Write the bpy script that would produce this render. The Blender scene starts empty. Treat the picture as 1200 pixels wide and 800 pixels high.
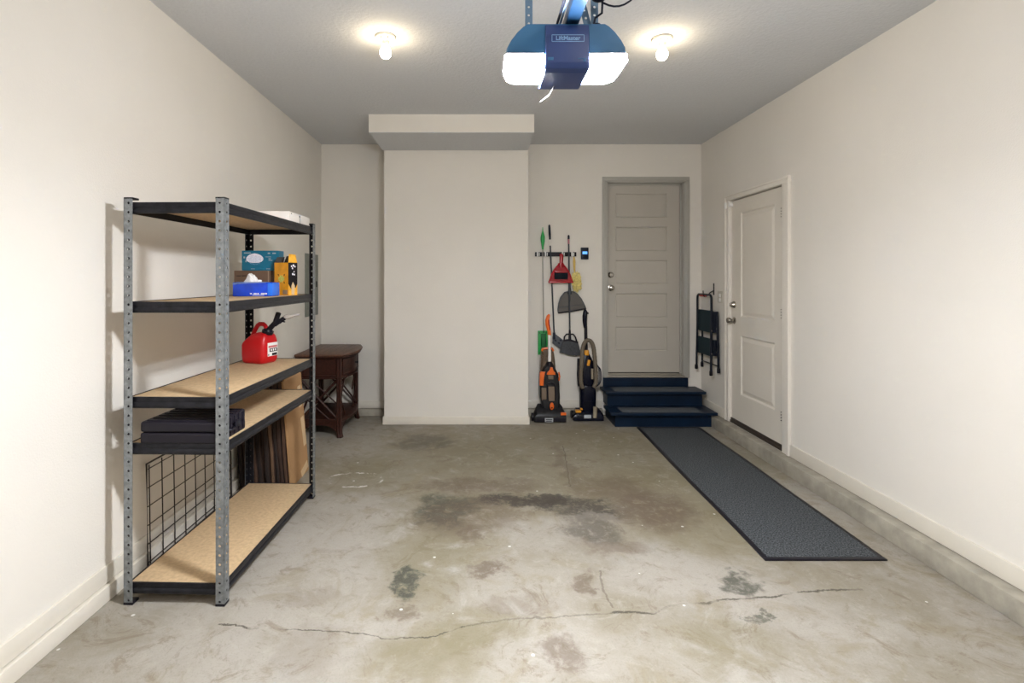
import bpy, bmesh, math, random
from mathutils import Vector, Matrix
random.seed(7)
PI = math.pi
COL = bpy.context.scene.collection
EYE = 1.47
F = 602.0

def at(px, py, Y):
    """point of the place seen at a pixel of the 1200x800 photograph, at depth Y"""
    return Vector(((px - 564) * Y / F, Y, EYE - (py - 326) * Y / F))

# ------------------------------------------------------------------ materials
def new_mat(name):
    m = bpy.data.materials.new(name); m.use_nodes = True
    nt = m.node_tree; nt.nodes.clear()
    out = nt.nodes.new('ShaderNodeOutputMaterial')
    b = nt.nodes.new('ShaderNodeBsdfPrincipled')
    nt.links.new(b.outputs[0], out.inputs[0])
    return m, nt, b

def mat(name, col, rough=.5, metal=0, bump=0, bscale=200, var=.06, vscale=8, emit=None, estr=0, trans=0, alpha=1, spec=.5, coat=0, stretch=None):
    m, nt, b = new_mat(name)
    tc = nt.nodes.new('ShaderNodeTexCoord')
    src = tc.outputs['Object']
    if stretch:
        mp = nt.nodes.new('ShaderNodeMapping'); mp.inputs['Scale'].default_value = stretch
        nt.links.new(src, mp.inputs[0]); src = mp.outputs[0]
    n = nt.nodes.new('ShaderNodeTexNoise'); n.inputs['Scale'].default_value = vscale; n.inputs['Detail'].default_value = 5
    nt.links.new(src, n.inputs['Vector'])
    r = nt.nodes.new('ShaderNodeValToRGB')
    r.color_ramp.elements[0].position = .3; r.color_ramp.elements[1].position = .7
    r.color_ramp.elements[0].color = [max(0, c * (1 - var)) for c in col] + [1]
    r.color_ramp.elements[1].color = [min(1, c * (1 + var)) for c in col] + [1]
    nt.links.new(n.outputs['Fac'], r.inputs['Fac']); nt.links.new(r.outputs['Color'], b.inputs['Base Color'])
    b.inputs['Roughness'].default_value = rough; b.inputs['Metallic'].default_value = metal
    b.inputs['Specular IOR Level'].default_value = spec
    b.inputs['Transmission Weight'].default_value = trans; b.inputs['Alpha'].default_value = alpha
    b.inputs['Coat Weight'].default_value = coat
    if emit:
        b.inputs['Emission Color'].default_value = list(emit) + [1]; b.inputs['Emission Strength'].default_value = estr
    if bump:
        n2 = nt.nodes.new('ShaderNodeTexNoise'); n2.inputs['Scale'].default_value = bscale; n2.inputs['Detail'].default_value = 3
        nt.links.new(src, n2.inputs['Vector'])
        bp = nt.nodes.new('ShaderNodeBump'); bp.inputs['Strength'].default_value = bump; bp.inputs['Distance'].default_value = .004
        nt.links.new(n2.outputs['Fac'], bp.inputs['Height']); nt.links.new(bp.outputs[0], b.inputs['Normal'])
    return m

WALLC = (.77, .73, .665)
M = {}
M['wall'] = mat('wall_paint', WALLC, .75, bump=.25, bscale=140, var=.02, vscale=2, spec=.25)
M['ceil'] = mat('ceiling_texture', (.64, .65, .665), .9, bump=1, bscale=52, var=.03, vscale=60, spec=.1)
M['trim'] = mat('trim_paint', (.74, .69, .60), .45, var=.02)
M['casing'] = mat('casing_paint', (.40, .385, .345), .4, var=.03)
M['door1'] = mat('door_paint_warm', (.46, .425, .37), .42, var=.03, vscale=3)
M['door2'] = mat('door_paint_white', (.74, .69, .61), .4, var=.03, vscale=3)
M['whitetrim'] = mat('white_casing_paint', (.80, .755, .68), .4, var=.02)
M['curb'] = mat('curb_concrete', (.36, .33, .27), .9, bump=.6, bscale=60, var=.22, vscale=9)
M['thresh'] = mat('threshold_metal', (.33, .30, .25), .45, metal=.3)
M['darkthresh'] = mat('dark_bronze', (.035, .025, .02), .4)
M['steel'] = mat('galvanised_steel', (.24, .255, .265), .42, metal=.55, bump=.25, bscale=180, var=.3, vscale=45)
M['black'] = mat('black_enamel', (.008, .008, .011), .38, var=.2)
M['beam'] = mat('dark_grey_enamel', (.016, .016, .020), .36, metal=.3, var=.35, vscale=30)
M['hole'] = mat('black_hollow', (.003, .003, .003), .9)
M['chip'] = mat('particle_board', (.53, .375, .215), .8, bump=.15, bscale=300, var=.13, vscale=55)
M['navy'] = mat('navy_step_paint', (.002, .011, .030), .42, var=.25, vscale=6)
M['grip'] = mat('grey_grit_strip', (.085, .095, .105), .9, bump=.5, bscale=500, var=.3, vscale=150)
M['wood'] = mat('dark_stained_wood', (.034, .009, .005), .45, var=.4, vscale=9, stretch=(6, 1, 6), spec=.3)
M['woodtop'] = mat('paler_wood_top', (.11, .048, .028), .42, var=.35, vscale=8, stretch=(7, 1, 1))  # table top toned paler than the rest of its wood
M['knob'] = mat('satin_nickel', (.42, .39, .35), .25, metal=1)
M['darkmetal'] = mat('dark_metal', (.03, .03, .032), .35, metal=.6)
M['panelgrey'] = mat('panel_grey_enamel', (.20, .215, .185), .45, var=.04)
M['switch'] = mat('switch_plastic', (.60, .56, .48), .4)
M['white'] = mat('white_plastic', (.80, .79, .76), .4)
M['whitecard'] = mat('white_card', (.78, .73, .68), .7, var=.03)
M['blue'] = mat('blue_film', (.008, .06, .60), .25, bump=.25, bscale=35, var=.35, vscale=12)
M['bluel'] = mat('light_blue_film', (.02, .17, .80), .25, var=.15)
M['bluehaze'] = mat('pale_blue_film', (.16, .25, .55), .3, var=.3, vscale=30)
M['tissue'] = mat('tissue_paper', (.88, .86, .84), .9, bump=.2, bscale=60)
M['teal'] = mat('teal_card', (.0, .14, .235), .4, var=.05)
M['brownbox'] = mat('brown_box_card', (.14, .080, .047), .75, var=.08)
M['browntape'] = mat('pale_card_edge', (.30, .21, .14), .7)
M['orangebox'] = mat('amber_card', (.85, .36, .012), .4, var=.12, vscale=25)
M['orangelight'] = mat('pale_amber_card', (.86, .40, .04), .4, var=.25, vscale=40)
M['yellowprint'] = mat('yellow_green_print', (.62, .62, .13), .5, var=.3, vscale=120)
M['blackprint'] = mat('black_print', (.010, .008, .010), .45)
M['greyflap'] = mat('grey_card_inside', (.075, .07, .062), .8)
M['redcan'] = mat('red_polyethylene', (.50, .002, .006), .38, bump=.1, bscale=90, var=.08)
M['blackplastic'] = mat('black_plastic', (.010, .009, .014), .38, var=.2)
M['cloudy'] = mat('cloudy_plastic', (.42, .38, .34), .3, var=.1)
M['labelred'] = mat('label_pink', (.55, .16, .16), .5)
M['case'] = mat('tool_case_plastic', (.012, .010, .016), .45, bump=.2, bscale=300)
M['mask'] = mat('mask_print', (.80, .77, .84), .6, var=.2, vscale=160)
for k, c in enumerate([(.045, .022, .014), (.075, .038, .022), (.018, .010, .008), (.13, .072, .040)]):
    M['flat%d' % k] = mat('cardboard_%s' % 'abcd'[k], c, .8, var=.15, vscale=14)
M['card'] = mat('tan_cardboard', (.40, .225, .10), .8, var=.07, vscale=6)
M['tape'] = mat('buff_tape', (.62, .44, .25), .5)
M['wire'] = mat('dark_wire', (.03, .022, .018), .4)
M['greenp'] = mat('green_plastic', (.012, .36, .07), .35, var=.15)
M['greend'] = mat('dark_green_plastic', (.004, .12, .03), .35, var=.15)
M['greypole'] = mat('pale_grey_pole', (.36, .34, .30), .35, metal=.3)
M['darkpole'] = mat('slate_pole', (.045, .052, .062), .4)
M['navyg'] = mat('navy_rubber', (.010, .014, .028), .5)
M['slate'] = mat('slate_plastic', (.055, .062, .075), .5)
M['pink'] = mat('pink_band', (.45, .16, .18), .5)
M['redpan'] = mat('glossy_red_plastic', (.34, .004, .012), .22)
M['redrim'] = mat('glossy_red_plastic_edge', (.42, .005, .014), .25)
M['bristle'] = mat('dark_bristle', (.008, .012, .018), .9, bump=.6, bscale=400)
M['greybristle'] = mat('grey_bristle', (.075, .078, .085), .95, bump=1, bscale=220, var=.45, vscale=60, stretch=(6, 6, .5))
M['panglass'] = mat('smoky_grey_plastic', (.115, .105, .095), .35, alpha=.80)
M['yellowf'] = mat('yellow_fluff', (.72, .60, .22), .95, bump=1, bscale=150, var=.25, vscale=60)
M['yellowh'] = mat('yellow_handle', (.62, .42, .10), .5)
M['screen'] = mat('lit_screen', (.1, .3, .8), .3, emit=(.10, .36, 1), estr=.12)
M['ctrl'] = mat('navy_control_plastic', (.006, .010, .024), .35)
M['orange'] = mat('orange_plastic', (.80, .14, .012), .3, var=.06)
M['smoke'] = mat('smoky_brown_tank', (.13, .088, .06), .15, alpha=.82)
M['smoke2'] = mat('taupe_tank', (.17, .125, .09), .25)
M['whitepole'] = mat('white_pole', (.78, .76, .74), .3)
M['grp'] = mat('graphite_plastic', (.016, .016, .018), .35, var=.25, vscale=20)
M['vacnavy'] = mat('navy_glossy_plastic', (.003, .004, .012), .25, var=.2)
M['gold'] = mat('amber_plastic', (.75, .32, .02), .35)
M['hose'] = mat('taupe_hose', (.125, .10, .07), .6, var=.15)
M['paleh'] = mat('pale_taupe_plastic', (.30, .25, .18), .5)
M['lab'] = mat('silver_label', (.42, .44, .46), .4)
M['opblue'] = mat('opener_housing_flare_blue', (.022, .135, .30), .45, var=.03)  # blue flare haze is put into the dark housing colour
M['opcentre'] = mat('opener_panel_flare_indigo', (.022, .05, .185), .4, var=.03)  # centre panel colour carries the flare haze too
M['oplight'] = mat('opener_pale_print', (.22, .38, .62), .4)
M['lens'] = mat('opener_lens', (.9, .93, 1), .4, emit=(.92, .95, 1), estr=80)
M['lensedge'] = mat('opener_lens_clear', (.55, .58, .66), .2)
M['rail'] = mat('opener_rail_steel', (.008, .035, .085), .35, metal=.3)
M['strap'] = mat('perforated_strap', (.12, .20, .30), .4, metal=.5)
M['cord'] = mat('black_cord', (.008, .012, .03), .5)
M['bulb'] = mat('bulb_glow', (1, .95, .85), .4, emit=(1, .82, .56), estr=6.5)
M['fillbulb'] = mat('added_fill_bulb_glow', (1, .97, .92), .4, emit=(1, .95, .88), estr=40)  # glow of the two added bulbs behind the camera
M['porcelain'] = mat('porcelain', (.72, .68, .60), .35)
M['galedge'] = mat('fixture_ring', (.55, .53, .48), .5)
M['ladderg'] = mat('dark_green_tread', (.008, .024, .032), .6, bump=.3, bscale=300)
M['ladderf'] = mat('navy_tube', (.006, .009, .018), .3)
M['red'] = mat('red_strip', (.45, .04, .03), .5)
M['garage'] = mat('garage_door_paint', (.66, .63, .56), .5)

for k in ('black', 'beam', 'blackplastic', 'navy', 'vacnavy', 'grp', 'cord', 'navyg', 'ladderg', 'ladderf', 'case', 'bristle', 'darkpole', 'ctrl', 'blackprint'):
    b_ = [n for n in M[k].node_tree.nodes if n.type == 'BSDF_PRINCIPLED'][0]
    b_.inputs['Specular IOR Level'].default_value = .22

def mat_mat():
    m, nt, b = new_mat('ribbed_charcoal_carpet')
    tc = nt.nodes.new('ShaderNodeTexCoord')
    v = nt.nodes.new('ShaderNodeTexVoronoi'); v.inputs['Scale'].default_value = 95
    w = nt.nodes.new('ShaderNodeTexNoise'); w.inputs['Scale'].default_value = 130; w.inputs['Detail'].default_value = 2
    for x in (v, w): nt.links.new(tc.outputs['Object'], x.inputs['Vector'])
    r = nt.nodes.new('ShaderNodeValToRGB')
    r.color_ramp.elements[0].position = .32; r.color_ramp.elements[1].position = .72
    r.color_ramp.elements[0].color = (.010, .012, .014, 1); r.color_ramp.elements[1].color = (.135, .145, .155, 1)
    nt.links.new(w.outputs['Fac'], r.inputs[0]); nt.links.new(r.outputs[0], b.inputs['Base Color'])
    b.inputs['Roughness'].default_value = .95; b.inputs['Specular IOR Level'].default_value = .2
    bp = nt.nodes.new('ShaderNodeBump'); bp.inputs['Strength'].default_value = .7; bp.inputs['Distance'].default_value = .004
    nt.links.new(v.outputs['Distance'], bp.inputs['Height']); nt.links.new(bp.outputs[0], b.inputs['Normal'])
    return m
M['carpet'] = mat_mat()

def fpx(px, py):
    s = (py - 326) / EYE
    return ((px - 564) / s, F / s)

def floor_mat():
    m, nt, b = new_mat('stained_concrete')
    N, L = nt.nodes.new, nt.links.new
    def math_(op, a, c=None, clamp=False):
        n = N('ShaderNodeMath'); n.operation = op; n.use_clamp = clamp
        for i, v in enumerate((a, c)):
            if v is None: continue
            if isinstance(v, (int, float)): n.inputs[i].default_value = v
            else: L(v, n.inputs[i])
        return n.outputs[0]
    def noise(scale, detail=6, rough=.6, vec=None, dist=0):
        n = N('ShaderNodeTexNoise'); n.inputs['Scale'].default_value = scale; n.inputs['Detail'].default_value = detail
        n.inputs['Roughness'].default_value = rough; n.inputs['Distortion'].default_value = dist
        L(vec or P, n.inputs['Vector']); return n.outputs['Fac']
    def step(v, lo, hi):
        n = N('ShaderNodeMapRange'); n.interpolation_type = 'SMOOTHSTEP'
        L(v, n.inputs[0]); n.inputs[1].default_value = lo; n.inputs[2].default_value = hi
        return n.outputs[0]
    def mix(fac, a, c):
        n = N('ShaderNodeMix'); n.data_type = 'RGBA'
        if isinstance(fac, float): n.inputs[0].default_value = fac
        else: L(fac, n.inputs[0])
        for i, v in ((6, a), (7, c)):
            if isinstance(v, tuple): n.inputs[i].default_value = v + (1,)
            else: L(v, n.inputs[i])
        return n.outputs[2]
    tc = N('ShaderNodeTexCoord'); P = tc.outputs['Object']
    # warped coordinates for ragged stain outlines
    nz = N('ShaderNodeTexNoise'); nz.inputs['Scale'].default_value = 5; nz.inputs['Detail'].default_value = 8; nz.inputs['Roughness'].default_value = .7
    L(P, nz.inputs['Vector'])
    s1 = N('ShaderNodeVectorMath'); s1.operation = 'SUBTRACT'; L(nz.outputs['Color'], s1.inputs[0]); s1.inputs[1].default_value = (.5, .5, .5)
    s2 = N('ShaderNodeVectorMath'); s2.operation = 'SCALE'; L(s1.outputs[0], s2.inputs[0]); s2.inputs['Scale'].default_value = .42
    s3 = N('ShaderNodeVectorMath'); s3.operation = 'ADD'; L(P, s3.inputs[0]); L(s2.outputs[0], s3.inputs[1])
    W = s3.outputs[0]
    sx = N('ShaderNodeSeparateXYZ'); L(W, sx.inputs[0]); X, Y = sx.outputs[0], sx.outputs[1]
    sp = N('ShaderNodeSeparateXYZ'); L(P, sp.inputs[0]); X0, Y0 = sp.outputs[0], sp.outputs[1]
    n1, n2, n3 = noise(1.3, 8, .62), noise(4.5, 9, .68, dist=.8), noise(17, 9, .72, dist=.6)
    light, mid, olive = (.355, .325, .283), (.25, .22, .168), (.185, .158, .088)
    c = mix(step(n1, .36, .60), mid, light)
    c = mix(math_('MULTIPLY', step(n2, .42, .68), .55), c, light)
    # blob: px, py, rx(px), ry(px), colour, strength, softness
    def blob(px, py, rx, ry, col, k, soft=.6, tex=None):
        nonlocal c
        x, y = fpx(px, py); s = (py - 326) / EYE
        ax = rx / s; y0 = fpx(px, py - ry)[1]; y1 = fpx(px, py + ry)[1]; ay = abs(y0 - y1) / 2; y = (y0 + y1) / 2
        dx = math_('MULTIPLY', math_('SUBTRACT', X, x), 1 / ax); dy = math_('MULTIPLY', math_('SUBTRACT', Y, y), 1 / ay)
        d = math_('ADD', math_('MULTIPLY', dx, dx), math_('MULTIPLY', dy, dy))
        mk = math_('SUBTRACT', 1, step(d, 1 - soft, 1 + soft))
        mk = math_('MULTIPLY', mk, tex if tex is not None else k)
        if tex is not None: mk = math_('MULTIPLY', mk, k)
        c = mix(mk, c, col)
    t_fine = step(n3, .28, .54); t_mid = step(n2, .32, .54)
    blob(640, 545, 260, 48, olive, .62, .9)
    blob(560, 640, 110, 75, olive, .45, .9, t_mid)
    blob(800, 600, 120, 50, olive, .5, .9)
    blob(790, 750, 120, 50, olive, .35, .9, t_mid)
    blob(520, 770, 90, 40, olive, .35, .9, t_mid)
    blob(410, 520, 45, 18, light, .6, .8)
    blob(390, 650, 90, 75, light, .7, .9)
    blob(600, 690, 90, 40, light, .55, .9, t_mid)
    blob(640, 625, 55, 22, light, .7, .8)
    blob(700, 770, 150, 30, light, .5, .9)
    blob(780, 660, 40, 28, light, .55, .8)
    # mottling of the trowelled surface
    na, nb = noise(2.6, 10, .72, dist=1.2), noise(7.5, 10, .78, dist=.5)
    c = mix(math_('MULTIPLY', step(na, .50, .66), .55), c, (.24, .20, .125))
    c = mix(math_('MULTIPLY', step(nb, .52, .66), .38), c, (.20, .17, .115))
    c = mix(math_('MULTIPLY', math_('SUBTRACT', 1, step(nb, .34, .47)), .42), c, (.41, .38, .33))
    ne = noise(3.4, 11, .8, dist=2.2)
    c = mix(math_('MULTIPLY', step(ne, .53, .62), .50), c, (.165, .125, .08))
    c = mix(math_('MULTIPLY', math_('SUBTRACT', 1, step(ne, .37, .45)), .38), c, (.39, .36, .31))
    blob(500, 640, 60, 60, olive, .55, .9, t_mid)
    blob(560, 735, 60, 22, olive, .6, .9, t_mid)
    blob(500, 770, 70, 30, olive, .5, .9)
    blob(850, 620, 90, 35, olive, .5, .9)
    blob(860, 760, 60, 35, olive, .5, .9, t_mid)
    blob(430, 555, 40, 18, olive, .5, .9, t_mid)
    dk, br, gr = (.055, .045, .036), (.125, .088, .062), (.062, .064, .048)
    blob(612, 586, 62, 7, dk, .95, .7, t_fine)
    blob(640, 583, 30, 5, dk, .8, .6)
    blob(520, 597, 34, 18, gr, .85, .6, t_fine)
    blob(548, 625, 12, 12, br, .55, .6, t_fine)
    blob(545, 605, 60, 22, br, .55, .8, t_mid)
    blob(497, 518, 32, 9, dk, .5, .8, t_mid)
    blob(560, 568, 70, 8, br, .6, .8, t_fine)
    blob(692, 597, 38, 13, dk, .85, .7, t_fine)
    blob(705, 607, 30, 6, light, .35, .6, t_fine)
    blob(695, 622, 32, 14, dk, .6, .7, t_fine)
    blob(770, 598, 45, 22, br, .8, .7, t_fine)
    blob(720, 572, 40, 14, br, .55, .8, t_mid)
    blob(475, 682, 20, 15, gr, .95, .5, t_fine)
    blob(478, 712, 16, 9, br, .6, .7, t_fine)
    blob(572, 667, 24, 10, br, .75, .6, t_fine)
    blob(685, 685, 14, 14, br, .7, .7, t_fine)
    blob(720, 640, 40, 8, br, .5, .8, t_mid)
    blob(872, 686, 27, 13, gr, .85, .6, t_fine)
    blob(882, 718, 12, 6, gr, .75, .6, t_fine)
    blob(660, 768, 22, 16, br, .6, .8, t_fine)
    blob(605, 710, 45, 12, br, .4, .8, t_mid)
    blob(355, 770, 40, 30, br, .22, .8)
    blob(360, 700, 30, 10, br, .25, .8)
    blob(665, 550, 8, 30, br, .4, .8)
    # speckle
    c = mix(math_('MULTIPLY', step(n3, .55, .78), .30), c, (.43, .40, .35))
    n5 = noise(9, 10, .75, dist=1.5)
    c = mix(math_('MULTIPLY', step(n5, .55, .75), .35), c, (.19, .165, .12))
    n4 = noise(120, 3, .6)
    c = mix(math_('MULTIPLY', step(n4, .5, .8), .35), c, (.16, .14, .10))
    # cracks: curve Y(x)
    def crack(pts, width, k, wob=.035):
        nonlocal c
        P2 = [fpx(*p) for p in pts]
        x0, x1 = P2[0][0], P2[-1][0]
        ys = [p[1] for p in P2]; y0, y1 = min(ys) - .05, max(ys) + .05
        fc = N('ShaderNodeFloatCurve'); cu = fc.mapping.curves[0]
        q = [((p[0] - x0) / (x1 - x0), (p[1] - y0) / (y1 - y0)) for p in P2]
        cu.points[0].location = q[0]; cu.points[1].location = q[-1]
        for a in q[1:-1]: cu.points.new(*a)
        for a in cu.points: a.handle_type = 'VECTOR'
        fc.mapping.update()
        u = math_('MULTIPLY', math_('SUBTRACT', X0, x0), 1 / (x1 - x0))
        L(math_('MAXIMUM', math_('MINIMUM', u, 1), 0), fc.inputs['Value'])
        yc = math_('ADD', math_('MULTIPLY', fc.outputs[0], y1 - y0), y0)
        w = math_('MULTIPLY', math_('SUBTRACT', noise(9, 8, .75), .5), wob * 2)
        d = math_('ABSOLUTE', math_('SUBTRACT', math_('ADD', Y0, w), yc))
        mk = math_('SUBTRACT', 1, step(d, width * .3, width))
        inr = math_('MULTIPLY', math_('GREATER_THAN', u, 0), math_('LESS_THAN', u, 1))
        br_ = step(noise(5, 4, .6), .33, .52)
        mk = math_('MULTIPLY', math_('MULTIPLY', mk, inr), math_('MULTIPLY', br_, k))
        c = mix(mk, c, (.06, .05, .035))
    crack([(256, 731), (300, 736), (345, 737), (400, 739), (430, 743), (455, 748), (500, 747), (520, 742), (545, 735)], .0055, .9)
    crack([(545, 735), (590, 726), (660, 722), (715, 718)], .007, .45)
    crack([(715, 718), (735, 716), (765, 719), (785, 709), (820, 707), (850, 702), (900, 700), (932, 694), (1010, 690)], .009, .85)
    # thin near-vertical cracks, X(y)
    def vcrack(pts, width, k):
        nonlocal c, X0, Y0
        P2 = [fpx(*p) for p in pts]
        for (xa, ya), (xb, yb) in zip(P2, P2[1:]):
            t = math_('MULTIPLY', math_('SUBTRACT', Y0, ya), 1 / (yb - ya))
            xc = math_('ADD', math_('MULTIPLY', t, xb - xa), xa)
            w = math_('MULTIPLY', math_('SUBTRACT', noise(12, 5, .7), .5), .05)
            d = math_('ABSOLUTE', math_('SUBTRACT', math_('ADD', X0, w), xc))
            mk = math_('SUBTRACT', 1, step(d, width * .3, width))
            mk = math_('MULTIPLY', mk, math_('MULTIPLY', math_('GREATER_THAN', t, 0), math_('LESS_THAN', t, 1)))
            c = mix(math_('MULTIPLY', mk, k), c, (.09, .07, .05))
    vcrack([(660, 522), (664, 545), (668, 570)], .006, .6)
    vcrack([(703, 668), (706, 690), (718, 712)], .008, .5)
    # white paint specks and a scuffed scribble
    v = N('ShaderNodeTexVoronoi'); v.inputs['Scale'].default_value = 5.5; L(P, v.inputs['Vector'])
    c = mix(math_('MULTIPLY', math_('LESS_THAN', v.outputs['Distance'], .045), .7), c, (.75, .74, .70))
    x, y = fpx(415, 562)
    dx = math_('MULTIPLY', math_('SUBTRACT', X0, x), 1 / .20); dy = math_('MULTIPLY', math_('SUBTRACT', math_('ADD', Y0, math_('MULTIPLY', n3, .1)), y + .05), 1 / .13)
    d = math_('ABSOLUTE', math_('SUBTRACT', math_('SQRT', math_('ADD', math_('MULTIPLY', dx, dx), math_('MULTIPLY', dy, dy))), 1))
    mk = math_('MULTIPLY', math_('SUBTRACT', 1, step(d, .03, .10)), step(n2, .48, .55))
    c = mix(math_('MULTIPLY', mk, .8), c, (.70, .66, .62))
    L(c, b.inputs['Base Color'])
    rg = N('ShaderNodeMapRange'); L(n2, rg.inputs[0]); rg.inputs[3].default_value = .55; rg.inputs[4].default_value = .8
    L(rg.outputs[0], b.inputs['Roughness']); b.inputs['Specular IOR Level'].default_value = .35
    bp = N('ShaderNodeBump'); bp.inputs['Strength'].default_value = .25; bp.inputs['Distance'].default_value = .006
    L(math_('ADD', n3, n4), bp.inputs['Height']); L(bp.outputs[0], b.inputs['Normal'])
    return m
M['floor'] = floor_mat()

# ------------------------------------------------------------------ mesh builder
class MB:
    def __init__(self, mtx=None):
        self.bm = bmesh.new(); self.M = mtx; self.mi = 0
    def _add(self, b, mtx=None):
        for f in b.faces: f.material_index = self.mi
        bmesh.ops.recalc_face_normals(b, faces=b.faces)
        me = bpy.data.meshes.new('t'); b.to_mesh(me); b.free()
        if mtx is not None: me.transform(mtx)
        if self.M is not None: me.transform(self.M)
        self.bm.from_mesh(me); bpy.data.meshes.remove(me); return self
    def box(self, x0, x1, y0, y1, z0, z1, bev=0, seg=2, mtx=None):
        b = bmesh.new(); bmesh.ops.create_cube(b, size=1)
        for v in b.verts: v.co = Vector(((x0 + x1) / 2 + v.co.x * (x1 - x0), (y0 + y1) / 2 + v.co.y * (y1 - y0), (z0 + z1) / 2 + v.co.z * (z1 - z0)))
        if bev: bmesh.ops.bevel(b, geom=b.edges[:], offset=bev, segments=seg, affect='EDGES', profile=.6)
        return self._add(b, mtx)
    def hexa(self, pts, bev=0, seg=2, mtx=None):
        """8 points: bottom ring of 4, top ring of 4"""
        b = bmesh.new(); v = [b.verts.new(p) for p in pts]
        for f in ((3, 2, 1, 0), (4, 5, 6, 7), (0, 1, 5, 4), (1, 2, 6, 5), (2, 3, 7, 6), (3, 0, 4, 7)): b.faces.new([v[i] for i in f])
        if bev: bmesh.ops.bevel(b, geom=b.edges[:], offset=bev, segments=seg, affect='EDGES', profile=.6)
        return self._add(b, mtx)
    def loft(self, rings, cap=True, closed=False, mtx=None):
        b = bmesh.new(); R = [[b.verts.new(p) for p in r] for r in rings]; n = len(R[0])
        pairs = list(zip(R, R[1:])) + ([(R[-1], R[0])] if closed else [])
        for a, c in pairs:
            for i in range(n): b.faces.new((a[i], a[(i + 1) % n], c[(i + 1) % n], c[i]))
        if cap and not closed: b.faces.new(R[0][::-1]); b.faces.new(R[-1])
        return self._add(b, mtx)
    def tube(self, pts, r, seg=10, closed=False, mtx=None, flat=1):
        pts = [Vector(p) for p in pts]; n = len(pts)
        rs = r if isinstance(r, (list, tuple)) else [r] * n
        rings = []; up = None
        for i, p in enumerate(pts):
            if closed: t = pts[(i + 1) % n] - pts[i - 1]
            else: t = pts[min(i + 1, n - 1)] - pts[max(i - 1, 0)]
            t.normalize()
            if up is None:
                up = Vector((0, 0, 1)) if abs(t.z) < .9 else Vector((0, 1, 0))
            u = (up - t * up.dot(t)).normalized(); w = t.cross(u); up = u
            rings.append([p + (u * math.cos(2 * PI * k / seg) + w * math.sin(2 * PI * k / seg) * flat) * rs[i] for k in range(seg)])
        return self.loft(rings, closed=closed, mtx=mtx)
    def cyl(self, p0, p1, r, r1=None, seg=16):
        return self.tube([p0, p1], [r, r if r1 is None else r1], seg)
    def lathe(self, prof, c=(0, 0, 0), axis='z', seg=24, sx=1, sy=1):
        c = Vector(c); rings = []
        for rr, h in prof:
            rg = []
            for k in range(seg):
                a = 2 * PI * k / seg; x, y = rr * math.cos(a) * sx, rr * math.sin(a) * sy
                rg.append(c + (Vector((x, y, h)) if axis == 'z' else Vector((h, x, y)) if axis == 'x' else Vector((x, h, y))))
            rings.append(rg)
        return self.loft(rings)
    def ball(self, c, r, sc=(1, 1, 1), sub=3):
        b = bmesh.new(); bmesh.ops.create_icosphere(b, subdivisions=sub, radius=r)
        for v in b.verts: v.co = Vector((v.co.x * sc[0] + c[0], v.co.y * sc[1] + c[1], v.co.z * sc[2] + c[2]))
        return self._add(b)
    def prism(self, poly, plane, a, b_, bev=0, mtx=None):
        """poly of (u,v); plane 'xz' extrudes along y, 'yz' along x, 'xy' along z"""
        f = {'xz': lambda u, v, w: (u, w, v), 'yz': lambda u, v, w: (w, u, v), 'xy': lambda u, v, w: (u, v, w)}[plane]
        b = bmesh.new(); A = [b.verts.new(f(u, v, a)) for u, v in poly]; B = [b.verts.new(f(u, v, b_)) for u, v in poly]; n = len(poly)
        for i in range(n): b.faces.new((A[i], A[(i + 1) % n], B[(i + 1) % n], B[i]))
        fa = b.faces.new(A[::-1]); fb = b.faces.new(B)
        if bev: bmesh.ops.bevel(b, geom=b.edges[:], offset=bev, segments=2, affect='EDGES', profile=.6)
        bmesh.ops.triangulate(b, faces=[x for x in b.faces if len(x.verts) > 4])
        return self._add(b, mtx)
    def build(self, name, m, parent=None, smooth=True, loc=None):
        me = bpy.data.meshes.new(name); self.bm.to_mesh(me); self.bm.free()
        for x in (m if isinstance(m, (list, tuple)) else [m]): me.materials.append(M[x] if isinstance(x, str) else x)
        if smooth:
            me.polygons.foreach_set('use_smooth', [True] * len(me.polygons))
            try: me.set_sharp_from_angle(angle=math.radians(38))
            except Exception: pass
        o = bpy.data.objects.new(name, me); COL.objects.link(o)
        if parent is not None:
            o.parent = parent
            inv = world_of(parent).inverted()
            me.transform(inv)
        return o

def world_of(o):
    m = o.matrix_basis.copy()
    p = o.parent
    while p: m = p.matrix_basis @ m; p = p.parent
    return m

def empty(name, loc, label, cat, group=None, rz=0):
    o = bpy.data.objects.new(name, None); COL.objects.link(o)
    o.location = loc; o.rotation_euler = (0, 0, rz); o.empty_display_size = .1
    return tag(o, label, cat, group)

def tag(o, label, cat, group=None):
    o['label'] = label; o['category'] = cat
    if group: o['group'] = group
    return o

def struct(o, label=None):
    o['kind'] = 'structure'
    if label: o['label'] = label
    return o

def text_part(name, s, size, mtx, m, parent, ext=.0006, bold=0):
    cu = bpy.data.curves.new(name, 'FONT'); cu.body = s; cu.size = size; cu.extrude = ext; cu.offset = bold
    cu.align_x = 'CENTER'; cu.align_y = 'CENTER'
    t = bpy.data.objects.new('tmp_text', cu); COL.objects.link(t)
    dg = bpy.context.evaluated_depsgraph_get()
    me = bpy.data.meshes.new_from_object(t.evaluated_get(dg))
    bpy.data.objects.remove(t)
    me.name = name; me.transform(mtx); me.transform(world_of(parent).inverted())
    me.materials.clear(); me.materials.append(M[m])
    o = bpy.data.objects.new(name, me); COL.objects.link(o); o.parent = parent
    return o

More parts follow.
